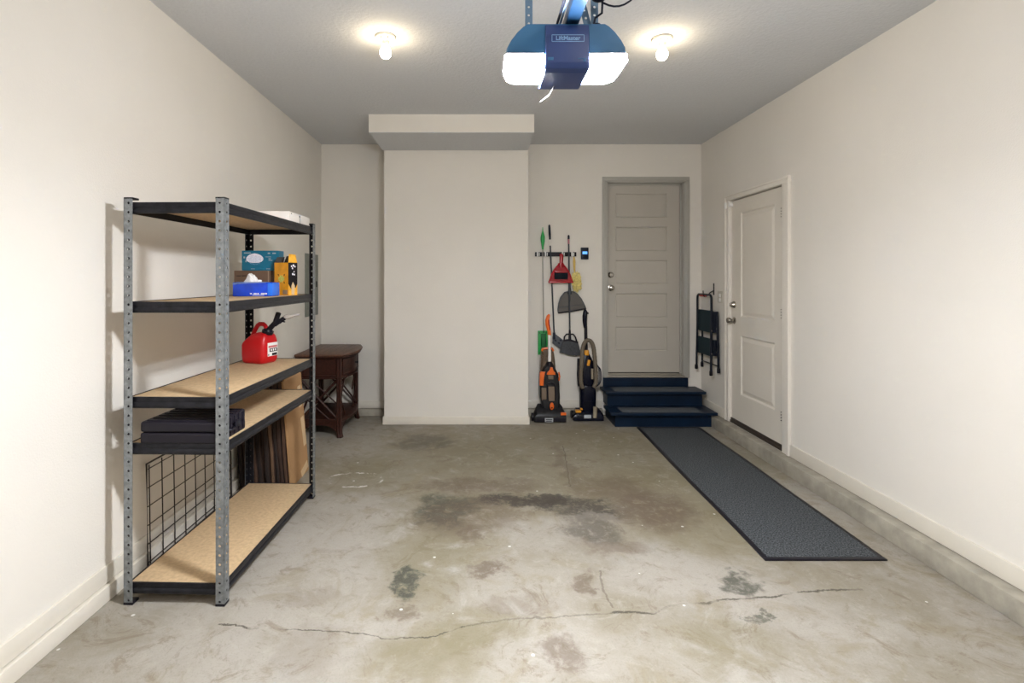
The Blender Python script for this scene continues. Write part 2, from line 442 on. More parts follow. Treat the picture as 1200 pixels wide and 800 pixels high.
def R(x, y, z): return Matrix.Rotation(z, 4, 'Z') @ Matrix.Rotation(y, 4, 'Y') @ Matrix.Rotation(x, 4, 'X')
def T(x, y, z): return Matrix.Translation((x, y, z))
def frame_of(o, u, v, w):
    """matrix with columns u,v,w and origin o"""
    m = Matrix.Identity(4)
    for i in range(3): m[i][0], m[i][1], m[i][2], m[i][3] = u[i], v[i], w[i], o[i]
    return m

# ------------------------------------------------------------------ room shell
XL, XR, YB, YF, H = -1.7256, 2.37, 5.54, -1.6, 2.915
struct(MB().box(XL - .15, XR + .15, YF - .15, YB + .15, -.12, 0).build('floor', 'floor', smooth=False))
struct(MB().box(XL - .15, XR + .15, YF - .15, YB + .15, H, H + .12).build('ceiling', 'ceil', smooth=False))
struct(MB().box(XL - .15, XL, YF - .15, YB + .15, 0, H).build('wall_left', 'wall', smooth=False))
# right wall with an opening for door 2
D2a, D2b, D2z0, D2z1 = 4.03, 4.894, .105, 2.207
w = MB()
w.box(XR, XR + .15, YF - .15, D2a, 0, H); w.box(XR, XR + .15, D2b, YB + .15, 0, H); w.box(XR, XR + .15, D2a, D2b, D2z1, H); w.box(XR, XR + .15, D2a, D2b, 0, D2z0)
w.box(XR + .13, XR + .15, D2a, D2b, D2z0, D2z1)
struct(w.build('wall_right', 'wall', smooth=False))
# back wall with an opening for door 1
D1a, D1b, D1z0, D1z1 = 1.355, 2.19, .405, 2.51
w = MB()
w.box(XL, D1a, YB, YB + .15, 0, H); w.box(D1b, XR, YB, YB + .15, 0, H); w.box(D1a, D1b, YB, YB + .15, D1z1, H); w.box(D1a, D1b, YB, YB + .15, 0, D1z0)
w.box(D1a, D1b, YB + .135, YB + .15, D1z0, D1z1)
struct(w.build('wall_back', 'wall', smooth=False))
# boxed-out chase with its soffit
w = MB(); w.box(-.975, .471, 5.16, YB, 0, H); w.box(-.993, .467, 4.53, 5.16, 2.758, H); w.mi = 1; w.box(-.9928, .4668, 4.5302, 5.16, 2.755, 2.758)
struct(w.build('wall_chase', ['wall', 'ceil'], smooth=False))
w = MB(); w.box(-.988, .483, 5.147, 5.16, 0.004, .082, .003); w.box(-.988, -.975, 5.15, YB, .004, .082, .003); w.box(.471, .484, 5.15, YB, .004, .082, .003)
struct(w.build('baseboard_chase', 'trim'))
# concrete curbs and the baseboards on them
w = MB(); w.box(XL, -.99, YB - .06, YB, 0, .072, .006); w.box(.485, 1.30, YB - .06, YB, 0, .072, .006)
struct(w.build('trim_1', 'curb'), 'low concrete curb under the back wall')
w = MB(); w.box(2.28, XR, YF, YB, 0, .105, .006)
struct(w.build('trim_2', 'curb'), 'concrete curb under the right wall')
w = MB(); w.box(XL, -.975, YB - .013, YB, .076, .155, .003); w.box(.484, 1.30, YB - .013, YB, .076, .155, .003)
struct(w.build('baseboard_back', 'trim'))
w = MB(); w.box(XR - .013, XR, D2b + .075, YB, .108, .20, .003); w.box(XR - .013, XR, YF, D2a - .105, .108, .20, .003)
struct(w.build('baseboard_right', 'trim'))
w = MB(); w.box(XL, XL + .013, YF, YB - .01, .076, .155, .003); w.box(XL, XL + .03, YF, YB - .06, 0, .072, .004)
struct(w.build('baseboard_left', 'trim'))

# front (behind the camera): wall with a sectional garage door
w = MB(); w.box(XL, -1.35, YF - .15, YF, 0, H); w.box(2.0, XR, YF - .15, YF, 0, H); w.box(-1.35, 2.0, YF - .15, YF, 2.35, H)
struct(w.build('wall_front', 'wall', smooth=False))
w = MB()
for k in range(4): w.box(-1.35, 2.0, YF - .09, YF - .04, .005 + k * .586, .58 + k * .586, .008)
struct(w.build('door_3', 'garage', smooth=False))

# ------------------------------------------------------------------ doors
def panel_door(mb, W, Hh, th, rects, raise_=0):
    """door in local u (x), v (z), front at y=0 looking to -y; rects = recess openings"""
    us = sorted({0, W} | {r[0] for r in rects} | {r[1] for r in rects}); vs = sorted({0, Hh} | {r[2] for r in rects} | {r[3] for r in rects})
    b = bmesh.new()
    def q(*p): b.faces.new([b.verts.new(x) for x in p])
    for u0, u1 in zip(us, us[1:]):
        for v0, v1 in zip(vs, vs[1:]):
            cu, cv = (u0 + u1) / 2, (v0 + v1) / 2
            if any(r[0] < cu < r[1] and r[2] < cv < r[3] for r in rects): continue
            q((u0, 0, v0), (u1, 0, v0), (u1, 0, v1), (u0, 0, v1))
    for a, c, d, e in rects:
        prev = (a, c, d, e, 0)
        for ins, dep in ([(.004, .002), (.014, .012), (.022, .012), (.050, .004)] if raise_ else [(.003, .001), (.009, .009), (.013, .0085), (.018, .006)]):
            cur = (a + ins, c - ins, d + ins, e - ins, dep)
            P = lambda r: [(r[0], r[4], r[2]), (r[1], r[4], r[2]), (r[1], r[4], r[3]), (r[0], r[4], r[3])]
            A, B = P(prev), P(cur)
            for i in range(4): q(A[i], A[(i + 1) % 4], B[(i + 1) % 4], B[i])
            prev = cur
        q(*P(prev))
    bmesh.ops.remove_doubles(b, verts=b.verts, dist=1e-5)
    mb._add(b)
    for x in ((0, 0, 0, th, 0, Hh), (W, W, 0, th, 0, Hh)): pass
    mb.loft([[(0, .0, 0), (W, .0, 0), (W, .0, Hh), (0, .0, Hh)], [(0, th, 0), (W, th, 0), (W, th, Hh), (0, th, Hh)]], cap=False)
    mb.loft([[(0, th - .001, 0), (W, th - .001, 0), (W, th - .001, Hh), (0, th - .001, Hh)], [(0, th, 0), (W, th, 0), (W, th, Hh), (0, th, Hh)]])
    return mb

def hardware(parent, c, out, up=Vector((0, 0, 1))):
    """knob and deadbolt; c = (knob centre, bolt centre), out = unit vector into the room"""
    side = out.cross(up)
    for nm, cc, pr in (('door_knob', c[0], [(0, 0), (.033, 0), (.033, .006), (.014, .012), (.012, .030), (.024, .038), (.029, .052), (.024, .066), (.010, .072), (0, .072)]),
                       ('deadbolt', c[1], [(0, 0), (.033, 0), (.033, .008), (.027, .014), (.022, .030), (.018, .034), (0, .034)])):
        m = frame_of(cc, side, up, out)
        mb = MB(m); mb.lathe(pr[1:-1], seg=24)
        if nm == 'deadbolt': mb.box(-.004, .004, -.014, .014, .030, .046, .002)
        mb.build(nm, 'knob', parent)

# door 1 in the back wall
y1 = YB + .075
rects = []
pt = EYE + (326 - 226.6) / 107.1
for k in range(5):
    top = pt - k * .364
    rects.append((.100, .668, top - .268 - D1z0 - .04, top - D1z0 - .04))
mb = MB(T(1.367, y1, D1z0 + .04)); panel_door(mb, .812, 2.045, .04, rects)
d1 = struct(mb.build('door_1', 'door1', smooth=False), 'warm grey five-panel door above the dark blue steps')
hardware(d1, (Vector((1.415, y1, 1.366)), Vector((1.415, y1, 1.507))), Vector((0, -1, 0)))
f = MB()
cw = .052
for (a, b2, c, d) in ((D1a - cw, D1a + .004, D1z0, D1z1 - .004), (D1b - .004, D1b + cw, D1z0, D1z1 - .004), (D1a - cw, D1b + cw, D1z1 - .0035, D1z1 + cw)):
    f.box(a, b2, YB - .016, YB + .001, c, d, .003)
f.box(D1a - cw + .012, D1a - .012, YB - .022, YB - .014, D1z0, D1z1 + .010, .003); f.box(D1b + .012, D1b + cw - .012, YB - .022, YB - .014, D1z0, D1z1 + .010, .003); f.box(D1a - cw + .012, D1b + cw - .012, YB - .022, YB - .014, D1z1 + .0105, D1z1 + cw - .012, .003)
f.box(D1a, D1a + .012, YB, YB + .13, D1z0, D1z1); f.box(D1b - .012, D1b, YB, YB + .13, D1z0, D1z1); f.box(D1a, D1b, YB, YB + .13, D1z1 - .012, D1z1)
f.box(D1b - .026, D1b - .010, YB + .052, YB + .072, D1z0, D1z1, .002); f.box(D1a + .010, D1a + .022, YB + .052, YB + .072, D1z0, D1z1, .002)
f.box(D1a, D1b, YB + .052, YB + .072, D1z1 - .026, D1z1 - .010, .002)
struct(f.build('trim_3', 'casing'), 'painted grey casing and jamb around the back door')
f = MB(); f.box(D1a, D1b, YB - .02, YB + .13, D1z0, D1z0 + .018, .003); f.box(D1a + .012, D1b - .012, YB + .045, YB + .12, D1z0 + .015, D1z0 + .030, .002)
th1 = struct(f.build('trim_4', 'thresh'), 'worn door sill under the back door')
MB().box(D1a + .013, D1b - .013, y1 + .004, y1 + .03, D1z0 + .028, D1z0 + .0395).build('door_sweep', 'darkthresh', th1)

# door 2 in the right wall (local u runs towards the camera from the far jamb)
u, wv = Vector((0, -1, 0)), Vector((1, 0, 0))
mtx = frame_of((XR + .012, D2b - .006, .152), u, wv, Vector((0, 0, 1)))
mb = MB(mtx); W2 = D2b - D2a - .016
ua, ub = D2b - .006 - 4.72, D2b - .006 - 4.17
panel_door(mb, W2, 2.045, .04, [(ua, ub, .40 - .152, .945 - .152), (ua, ub, 1.115 - .152, 2.075 - .152)], 1)
d2 = struct(mb.build('door_2', 'door2', smooth=False), 'white two-panel door in the right wall')
hardware(d2, (Vector((XR + .012, 4.835, 1.075)), Vector((XR + .012, 4.835, 1.222))), Vector((-1, 0, 0)))
for z in (1.99, 1.19, .38):
    h = MB(); h.cyl((XR + .004, D2a + .006, z - .045), (XR + .004, D2a + .006, z + .045), .007); 
    for k in range(4): h.cyl((XR - .004, D2a + .03, z - .033 + k * .022), (XR + .014, D2a + .03, z - .033 + k * .022), .0035, seg=8)
    h.build('hinge', 'darkmetal' if z < .5 else 'thresh', d2)
f = MB(); cz = D2z1 + .055
f.box(XR - .016, XR + .001, D2b + .002, D2b + .072, .108, D2z1 + .0025, .004); f.box(XR - .016, XR + .001, D2a - .10, D2a - .004, .108, D2z1 + .0025, .004)
f.box(XR - .016, XR + .001, D2a - .10, D2b + .072, D2z1 + .003, cz, .004)
f.box(XR - .024, XR - .010, D2a - .10, D2a - .072, .108, cz - .0185, .004); f.box(XR - .024, XR - .010, D2b + .052, D2b + .072, .108, cz - .0185, .004)
f.box(XR - .024, XR - .010, D2a - .10, D2b + .072, cz - .018, cz, .004)
f.box(XR, XR + .10, D2b, D2b - .004, D2z0, D2z1)
f.box(XR + .055, XR + .075, D2a, D2a + .014, D2z0, D2z1); f.box(XR + .055, XR + .075, D2b - .014, D2b, D2z0, D2z1); f.box(XR + .055, XR + .075, D2a, D2b, D2z1 - .014, D2z1)
struct(f.build('trim_5', 'whitetrim'), 'white casing around the side door')
f = MB(); f.box(XR - .002, XR + .13, D2a, D2b, .106, .130, .003); f.box(XR + .004, XR + .02, D2a, D2b, .128, .152, .002)
struct(f.build('trim_6', 'darkthresh'), 'dark metal threshold under the side door')
# contact sensor at the head of door 2
e = empty('door_sensor', (XR, 4.91, 2.18), 'small white contact sensor at the top far corner of the side door', 'sensor')
MB().box(XR - .034, XR - .0165, 4.925, 4.945, 2.135, 2.195, .003).build('sensor_body', 'white', e)
MB().box(XR - .028, XR + .010, 4.855, 4.872, 2.150, 2.185, .003).build('magnet', 'white', e)

# ------------------------------------------------------------------ ceiling bulbs
def bulb(x, y, label, glow='bulb'):
    e = empty('ceiling_lamp', (x, y, H), label, 'ceiling lamp', 'bare bulbs on the ceiling')
    m = MB(T(x, y, H)); m.lathe([(.061, 0), (.063, -.006), (.058, -.012), (.054, -.010)]); m.build('ring', 'galedge', e)
    m = MB(T(x, y, H)); m.lathe([(.055, -.003), (.054, -.012), (.036, -.020), (.028, -.026), (.023, -.030), (.022, -.048), (.020, -.052)]); m.build('socket', 'porcelain', e)
    m = MB(T(x, y, H)); m.cyl((-.02, -.035, -.016), (-.02, -.035, -.021), .004, seg=8)
    m.cyl((.02, -.035, -.016), (.02, -.035, -.021), .004, seg=8); m.build('screw', 'darkmetal', e)
    m = MB(T(x, y, H))
    m.lathe([(.012, -.050), (.014, -.056), (.020, -.064), (.028, -.076), (.0335, -.090), (.034, -.102), (.030, -.116), (.020, -.127), (.008, -.132)])
    m.build('bulb', glow, e)
bulb(-.572, 3.07, 'bare glowing bulb in a round white holder, left of the opener')
bulb(1.09, 3.095, 'bare glowing bulb in a round white holder, right of the opener')
bulb(-.572, -.15, 'added fill bulb in a round white holder, unseen behind the viewpoint, on the shelving side', 'fillbulb')  # this bulb and the next are added out of view to brighten the room
bulb(1.09, -.15, 'added fill bulb in a round white holder, unseen behind the viewpoint, on the side door side', 'fillbulb')

# ------------------------------------------------------------------ garage door opener
ocx, oy0, oy1 = .254, 1.53, 1.69
oz = EYE
op = empty('garage_door_opener', (ocx, oy0, oz + .6), 'garage door opener, its dark colour blued with flare haze, with two lit white lenses, hung from the ceiling', 'garage door opener')
def opro(hw, z0, z1):  # ring helper
    return hw
# upper housing: silhouette polygon, extruded with a rounded front
up_poly = [(-.180, .668), (-.178, .690), (-.166, .712), (-.148, .735), (-.130, .752), (-.118, .759), (.118, .759), (.130, .752), (.148, .735), (.166, .712), (.178, .690), (.180, .668)]
lo_poly = [(-.181, .667), (.181, .667), (.183, .652), (.166, .629), (.10, .625), (-.10, .625), (-.166, .629), (-.183, .652)]
def oring(poly, y, sc, dz=0): return [(ocx + a * sc, y, oz + .69 + (z - .69) * (1 - (1 - sc) * 1.0) + dz) for a, z in poly]
m = MB(); m.loft([oring(up_poly, oy0, .97), oring(up_poly, oy0 + .006, .99), oring(up_poly, oy0 + .02, 1), oring(up_poly, oy1, 1), oring(up_poly, oy1 + .015, .95)])
m.build('housing', 'opblue', op)
m = MB(); m.box(ocx - .168, ocx + .168, oy0 + .01, oy1 - .03, oz + .645, oz + .668); m.build('inner_chassis', 'opcentre', op)
for sgn in (-1, 1):
    poly = [(sgn * a, z) for a, z in [(.072, .665), (.1795, .665), (.1835, .650), (.166, .629), (.066, .627)]]
    lens = MB(); rg = []
    for y, ins in ((oy0 - .002, .004), (oy0 + .004, 0), (oy0 + .11, 0), (oy1 + .004, .012)):
        rg.append([(ocx + a - sgn * ins * (1 if abs(a) > .1 else -0), y, oz + z + (ins if z < .64 else 0)) for a, z in poly])
    lens.loft(rg); lens.build('light_lens', 'lens', op)
    # clear strip of the lens beside the centre panel
    cl = MB(); cl.box(ocx + sgn * .0665 - .003, ocx + sgn * .0665 + .003, oy0 - .003, oy1 - .02, oz + .626, oz + .666, .001); cl.build('lens_edge', 'lensedge', op)
    tr = MB(); tr.tube([(ocx + sgn * .068, oy0 - .003, oz + .668), (ocx + sgn * .178, oy0 - .002, oz + .669), (ocx + sgn * .182, oy0 + .01, oz + .669), (ocx + sgn * .182, oy1 - .02, oz + .669)], .003, 6)
    tr.build('lens_trim', 'lensedge', op)
m = MB(); pr = [(oy0 + .01, .757), (oy0 - .004, .752), (oy0 - .008, .72), (oy0 - .008, .64), (oy0 - .002, .624), (oy0 + .02, .619), (oy1, .621), (oy1 + .01, .63), (oy1 + .01, .757)]
m.prism([(a, oz + b2) for a, b2 in pr], 'yz', ocx - .064, ocx + .066, .002); cp = m.build('front_panel', 'opcentre', op)
fm = frame_of((ocx + .003, oy0 - .0084, oz + .711), (1, 0, 0), (0, 0, 1), (0, -1, 0))
text_part('logo', 'LiftMaster', .0178, fm, 'oplight', cp, .0004, .00035)
m = MB(fm); 
for a in (-.0475, .0475): m.box(a - .0009, a + .0009, -.0098, .0098, 0, .0008)
for b2 in (-.0098, .0098): m.box(-.0475, .0475, b2 - .0009, b2 + .0009, 0, .0008)
m.build('logo_frame', 'oplight', cp)
m = MB(); m.box(ocx - .057, ocx - .040, oy0 - .0092, oy0 - .008, oz + .646, oz + .655, .0003); m.box(ocx + .032, ocx + .058, oy0 - .0092, oy0 - .008, oz + .650, oz + .652, .0003); m.box(ocx + .048, ocx + .056, oy0 - .0092, oy0 - .008, oz + .642, oz + .648, .0003); m.build('marking', 'opblue', cp)
# rail running back over the camera to the door header, with its chain rod
m = MB(); m.box(ocx - .002, ocx + .038, YF + .02, oy1 - .02, oz + .760, oz + .795, .004); m.build('rail', 'rail', op)
m = MB(); m.tube([(ocx - .022, oy1 - .05, oz + .778), (ocx - .018, 0, oz + .778), (ocx - .010, YF + .1, oz + .778)], .004, 6); m.build('chain', 'cord', op)
m = MB(); m.tube([(ocx - .012, oy1 - .05, oz + .782), (ocx - .010, 0, oz + .782)], .0035, 6); m.build('chain', 'oplight', op)

def perf(mb, o, u, v, n, pitch, wid, r, thick=None, jog=0):
    """perforated strip: n cells of pitch along u, width wid along v, one round hole each"""
    o, u, v = Vector(o), Vector(u), Vector(v); b = bmesh.new()
    for i in range(n):
        c = o + u * (pitch * (i + .5)) + v * (wid / 2 + jog)
        I, O = [], []
        for k in range(8):
            a = 2 * PI * (k + .5) / 8; ca, sa = math.cos(a), math.sin(a)
            I.append(b.verts.new(c + u * r * ca + v * r * sa))
            s = 1 / max(abs(ca), abs(sa))
            cc = o + u * (pitch * (i + .5)) + v * (wid / 2)
            O.append(b.verts.new(cc + u * (pitch / 2) * max(-1, min(1, ca * s)) + v * (wid / 2) * max(-1, min(1, sa * s))))
        # corners: octagon of 8 outer points lacks the corners, add them
        for k in range(8):
            b.faces.new((I[k], I[(k + 1) % 8], O[(k + 1) % 8], O[k]))
        for k, (su, sv) in ((0, (1, 1)), (2, (-1, 1)), (4, (-1, -1)), (6, (1, -1))):
            pass
        cc = o + u * (pitch * (i + .5)) + v * (wid / 2)
        for (k0, k1, su, sv) in ((0, 1, 1, 1), (2, 3, -1, 1), (4, 5, -1, -1), (6, 7, 1, -1)):
            q = b.verts.new(cc + u * (pitch / 2 * su) + v * (wid / 2 * sv)); b.faces.new((O[k0], q, O[k1]))
    bmesh.ops.remove_doubles(b, verts=b.verts, dist=1e-5)
    mb._add(b)

def solid(o, t, off=-1, mo=0):
    s = o.modifiers.new('thickness', 'SOLIDIFY'); s.thickness = t; s.offset = off; s.material_offset = mo; s.use_even_offset = False
    return o

m = MB(); xs = (619.5 - 564) / F * 1.60
perf(m, (xs - .011, 1.60, oz + .755), (0, 0, 1), (1, 0, 0), 27, .0255, .023, .0038); solid(m.build('hanger_strap', 'strap', op, smooth=False), .002, 0)
m = MB(); a = Vector((.335, 1.60, oz + .755)); bq = Vector((.155, 1.60, H - .012)); 
perf(m, (a.x, 1.62, a.z), (bq - a).normalized(), Vector(((bq - a).z, 0, -(bq - a).x)).normalized(), int((bq - a).length / .0255), .0255, .023, .004); solid(m.build('hanger_strap', 'strap', op, smooth=False), .002, 0)
xp = .352
m = MB(); perf(m, (xp - .011, 1.60, oz + .755), (0, 0, 1), (1, 0, 0), 27, .0255, .023, .004); solid(m.build('hanger_strap', 'strap', op, smooth=False), .002, 0)
m = MB(); m.tube([(xp - .012, 1.56, oz + .76), (xp - .006, 1.56, oz + .79), (xp + .012, 1.55, oz + .80), (xp + .016, 1.56, oz + .84), (xp - .004, 1.57, oz + .875), (xp - .010, 1.57, oz + .95), (xp, 1.58, H)], .0035, 8); m.build('power_cord', 'cord', op)
pts = []
for k in range(15):
    t = k / 14; pts.append((xp + .004 + t * .22, 1.56, oz + .845 - .05 * math.sin(t * PI) * (1 - .2 * t) + t * t * .22))
m = MB(); m.tube(pts, .003, 8); m.build('power_cord', 'cord', op)
m = MB(); m.ball((xp + .003, 1.55, oz + .85), .020, (1.2, 1, .8)); m.build('cord_knot', 'cord', op)
m = MB(); m.lathe([(.014, .756), (.016, .764), (.012, .77)], (xp - .002, 1.56, oz)); m.build('cord_grommet', 'cord', op)
m = MB(); m.tube([(ocx - .02, oy1 - .03, oz + .622), (ocx - .035, oy1 - .03, oz + .592), (ocx - .062, oy1 - .03, oz + .572)], .00045, 6); m.build('antenna_wire', 'white', op)
m = MB(); m.box(.12, .40, 1.585, 1.635, H - .006, H - .0005, .001); m.build('ceiling_bracket', 'strap', op)

# ------------------------------------------------------------------ steps
st = empty('entry_steps', (1.79, 5.2, 0), 'dark blue painted wooden steps with grey grit strips below the back door', 'steps')
X1 = 2.278
m = MB(); m.box(1.325, X1, 5.085, 5.105, 0, .126); m.build('riser', 'navy', st)
m = MB(); m.box(1.30, X1, 5.30, 5.32, .155, .281); m.build('riser', 'navy', st)
m = MB(); m.box(1.305, 2.215, YB - .04, YB - .022, .3115, .404); m.build('riser', 'navy', st)
m = MB(); m.box(1.268, 2.312, 5.015, 5.335, .126, .155, .007); t1 = m.build('tread', 'navy', st)
m = MB(); m.box(1.272, 2.30, 5.245, YB - .022, .281, .311, .007); t2 = m.build('tread', 'navy', st)
m = MB(); m.box(1.325, 1.345, 5.1055, YB - .062, 0, .1255); m.build('side_panel', 'navy', st, smooth=False)
m = MB(); m.box(1.30, 1.32, 5.3205, YB - .062, .1555, .2805); m.build('side_panel', 'navy', st, smooth=False)
m = MB(); m.box(1.385, 2.165, 5.035, 5.225, .155, .158, .001); m.build('grip_strip', 'grip', st)
m = MB(); m.box(1.37, 2.155, 5.265, 5.47, .311, .314, .001); m.build('grip_strip', 'grip', st)

# ------------------------------------------------------------------ runner mat
b = MB()
def mat_xy():
    L_, Rr = [], []
    n = 30
    for k in range(n + 1):
        t = k / n; y = 2.675 + t * (5.05 - 2.675)
        L_.append((1.478 + .049 * t + .003 * math.sin(t * 9), y)); Rr.append((2.112 + .042 * t + .006 * math.sin(t * 13) * t - (.02 * max(0, t - .9) * 10) * 0.3, y))
    return L_, Rr
Lp, Rp = mat_xy()
rings = []
for (lx, y), (rx, _) in zip(Lp, Rp):
    rings.append([(lx, y, .001), (rx, y, .001), (rx, y, .005), (rx - .018, y, .008), (lx + .018, y, .008), (lx, y, .005)])
mt = MB().loft(rings).build('runner_mat', 'carpet')
tag(mt, 'long charcoal ribbed runner mat on the concrete before the blue steps', 'mat')
e = MB()
e.loft([[(x - .002, y, .0005), (x + .022, y, .0005), (x + .022, y, .0088), (x - .002, y, .006)] for x, y in Lp]); e.loft([[(x - .022, y, .0005), (x + .002, y, .0005), (x + .002, y, .006), (x - .022, y, .0088)] for x, y in Rp])
e.box(Lp[0][0] - .002, Rp[0][0] + .002, Lp[0][1] - .004, Lp[0][1] + .022, .0005, .0088, .002); e.box(Lp[-1][0], Rp[-1][0], Lp[-1][1] - .02, Lp[-1][1] + .003, .0005, .0088, .002)
e.build('rubber_edge', 'blackplastic', mt)

# ------------------------------------------------------------------ shelving unit
ang = -math.atan2(.030, 1.160)
SW = T(-1.150, 2.300, 0) @ Matrix.Rotation(ang, 4, 'Z')
sh = empty('shelving_unit', (-1.150, 2.300, 0), 'grey and black boltless metal shelving unit with five particle board shelves', 'shelving unit', rz=ang)
SL, SD, SH = 1.165, .46, 1.83
def post(x, y, dx, dy):
    """corner at (x,y); flanges run towards dx along x and dy along y"""
    m = MB(SW)
    n = 44; p = SH / n
    perf(m, (x, y, 0), (0, 0, 1), (dx, 0, 0), n, p, .040, .0060, jog=.002)
    perf(m, (x, y, 0), (0, 0, 1), (0, dy, 0), n, p, .040, .0060, jog=.002)
    # make every face look outward from the L
    bm = m.bm
    cx, cy = SW @ Vector((x + dx * .03, y + dy * .03, 0)), None
    for f in bm.faces:
        c = f.calc_center_median(); d = Vector((c.x - cx.x, c.y - cx.y, 0))
        f.normal_update()
        if f.normal.dot(d) < 0: f.normal_flip()
    o = m.build('post', ['steel', 'black'], sh, smooth=False); solid(o, .0022, -1, 1)
    c = MB(SW); c.box(min(x, x + dx * .042), max(x, x + dx * .042), min(y, y + dy * .042), max(y, y + dy * .042), SH - .004, SH + .005, .002); c.build('post_cap', 'black', o)
    c = MB(SW); c.box(min(x - dx * .001, x + dx * .042), max(x - dx * .001, x + dx * .042), min(y - dy * .001, y + dy * .042), max(y - dy * .001, y + dy * .042), 0.0005, .012, .002); c.build('post_foot', 'blackplastic', o)
post(0, 0, -1, 1); post(0, SL, -1, -1); post(-SD, 0, 1, 1); post(-SD, SL, 1, -1)
levels = [1.815, 1.365, .934, .725, .095]
for z in levels:
    def prof(z):  # outward distance, height
        return [(0, 0), (.003, -.001), (.004, -.020), (.002, -.024), (.006, -.030), (.008, -.038), (.006, -.047), (.002, -.051), (-.004, -.051), (-.004, 0)]
    for side in (1, -1):
        x0 = -.0065 if side == 1 else -SD + .0065
        m = MB(SW); m.prism([(x0 + side * (a - .006), z + h) for a, h in prof(z)], 'xz', .004, SL - .004); m.build('beam', 'beam' if side == 1 else 'black', sh)
    for y0, side in ((.0125, -1), (SL - .0125, 1)):
        m = MB(SW); m.prism([(y0 + side * (a - .004), z + h) for a, h in prof(z)], 'yz', -SD + .012, -.012); m.build('end_beam', 'beam' if side == -1 else 'black', sh)
    m = MB(SW); m.box(-SD + .0165, -.0165, .018, SL - .018, z - .018, z - .003, .001); m.build('shelf_board', 'chip', sh)

# ------------------------------------------------------------------ things on the shelves
ztop, z2, z3, z4 = 1.812, 1.362, .931, .722
# flat white carton on the top shelf
t = empty('flat_carton', (-1.28, 3.25, ztop), 'flat white cardboard carton lying on the top shelf', 'box')
m = MB(); m.box(-1.50, -1.148, 3.07, 3.435, ztop, 1.872, .002); m.build('carton_body', 'whitecard', t)
m = MB(); m.box(-1.1485, -1.147, 3.25, 3.256, ztop + .004, 1.868); m.box(-1.1485, -1.1465, 3.10, 3.112, 1.858, 1.864); m.box(-1.1485, -1.1465, 3.235, 3.247, 1.855, 1.861); m.build('slot', 'greyflap', t)

# tissue pack
t = empty('tissue_pack', (-1.37, 3.135, z2), 'blue film-wrapped tissue box with a white tissue pulled up', 'tissue box')
xa, xb, ya, yb2 = -1.492, -1.255, 3.08, 3.195
m = MB(); m.box(xa, xb, ya, yb2, z2, z2 + .084, .007, 3); bx = m.build('pack', 'blue', t)
m = MB(); m.box(xb - .028, xb + .0012, ya - .0012, yb2 + .001, z2 + .003, z2 + .081, .006); m.build('end_wrap', 'bluel', t)
m = MB(); m.loft([[(xa + .002, ya - .0015, z2 + .070), (xa + .002, ya + .05, z2 + .0855), (xa + .002, ya + .05, z2 + .0865), (xa + .002, ya - .0025, z2 + .080)], [(xa + .07, ya - .0015, z2 + .076), (xa + .07, ya + .05, z2 + .0855), (xa + .07, ya + .05, z2 + .0875), (xa + .07, ya - .0025, z2 + .084)], [(xa + .2, ya - .001, z2 + .081), (xa + .2, ya + .05, z2 + .0845), (xa + .2, ya + .05, z2 + .086), (xa + .2, ya - .0015, z2 + .084)]]); m.build('film', 'bluehaze', t)
m = MB()
for k, wd in enumerate((.012, .018, .010, .020, .014)): x = xa + .105 + k * .022; m.box(x, x + wd, ya - .0012, ya, z2 + .012, z2 + .020, .0003)
m.box(xa + .12, xa + .19, ya - .0012, ya, z2 + .006, z2 + .009, .0003)
m.build('print', 'white', t)
# crumpled tissue
b = bmesh.new(); bmesh.ops.create_icosphere(b, subdivisions=4, radius=1)
for v in b.verts:
    x, y, z = v.co
    zz = max(0, z)
    prof = .052 * math.exp(-((x + .38) / .33) ** 2) + .030 * math.exp(-((x - .1) / .30) ** 2) + .018 * math.exp(-((x - .75) / .18) ** 2)
    wob = 1 + .22 * math.sin(9 * x + 4 * y) * math.cos(7 * y + 3 * x)
    v.co = Vector((-1.393 + x * .056 + .004 * math.sin(14 * z + 5 * y), 3.135 + y * .026 * wob, z2 + .083 + zz ** .6 * (prof + .004) * wob))
m = MB(); m._add(b); m.build('tissue', 'tissue', t)
# brown box and the mask box on it
t = empty('brown_carton', (-1.49, 3.38, z2), 'plain brown cardboard box behind the blue tissue box', 'box')
m = MB(); m.box(-1.610, -1.372, 3.345, 3.425, z2, 1.520, .002); m.build('box_body', 'brownbox', t)
m = MB(); m.box(-1.3895, -1.383, 3.3435, 3.346, z2 + .003, 1.518); m.build('pale_edge', 'browntape', t)
m = MB(); m.box(-1.598, -1.565, 3.3437, 3.345, 1.484, 1.488); m.box(-1.56, -1.53, 3.3437, 3.345, 1.484, 1.488); m.build('print', 'blackprint', t)
t = empty('mask_box', (-1.44, 3.38, 1.522), 'teal box printed with a white face mask, on the brown box', 'box')
fy = 3.345
m = MB(); m.box(-1.560, -1.318, fy, 3.43, 1.5205, 1.650, .003); m.build('box_body', 'teal', t)
m = MB(); hexp = []
cx, cz = -1.475, 1.596
for k in range(20):
    a = 2 * PI * k / 20; hexp.append((cx + .056 * math.cos(a), cz + .031 * math.sin(a) * (1 if math.sin(a) < 0 else 1.0) + .006 * (1 - abs(math.cos(a)))))
m.prism(hexp, 'xz', fy - .0012, fy); pm = m.build('mask_print', 'mask', t)
m = MB()
for k in range(7): z = cz - .018 + k * .006; hw = .046 * math.sqrt(max(0, 1 - ((z - cz) / .027) ** 2)); m.box(cx - hw, cx + hw, fy - .0017, fy - .0011, z, z + .001)
for k in range(9): x = cx - .030 + k * .0075; m.box(x, x + .003, fy - .0016, fy, cz - .038 + abs(k - 4) * .0017, cz - .034 + abs(k - 4) * .0017)
m.build('pleats', 'oplight', pm)
m = MB()
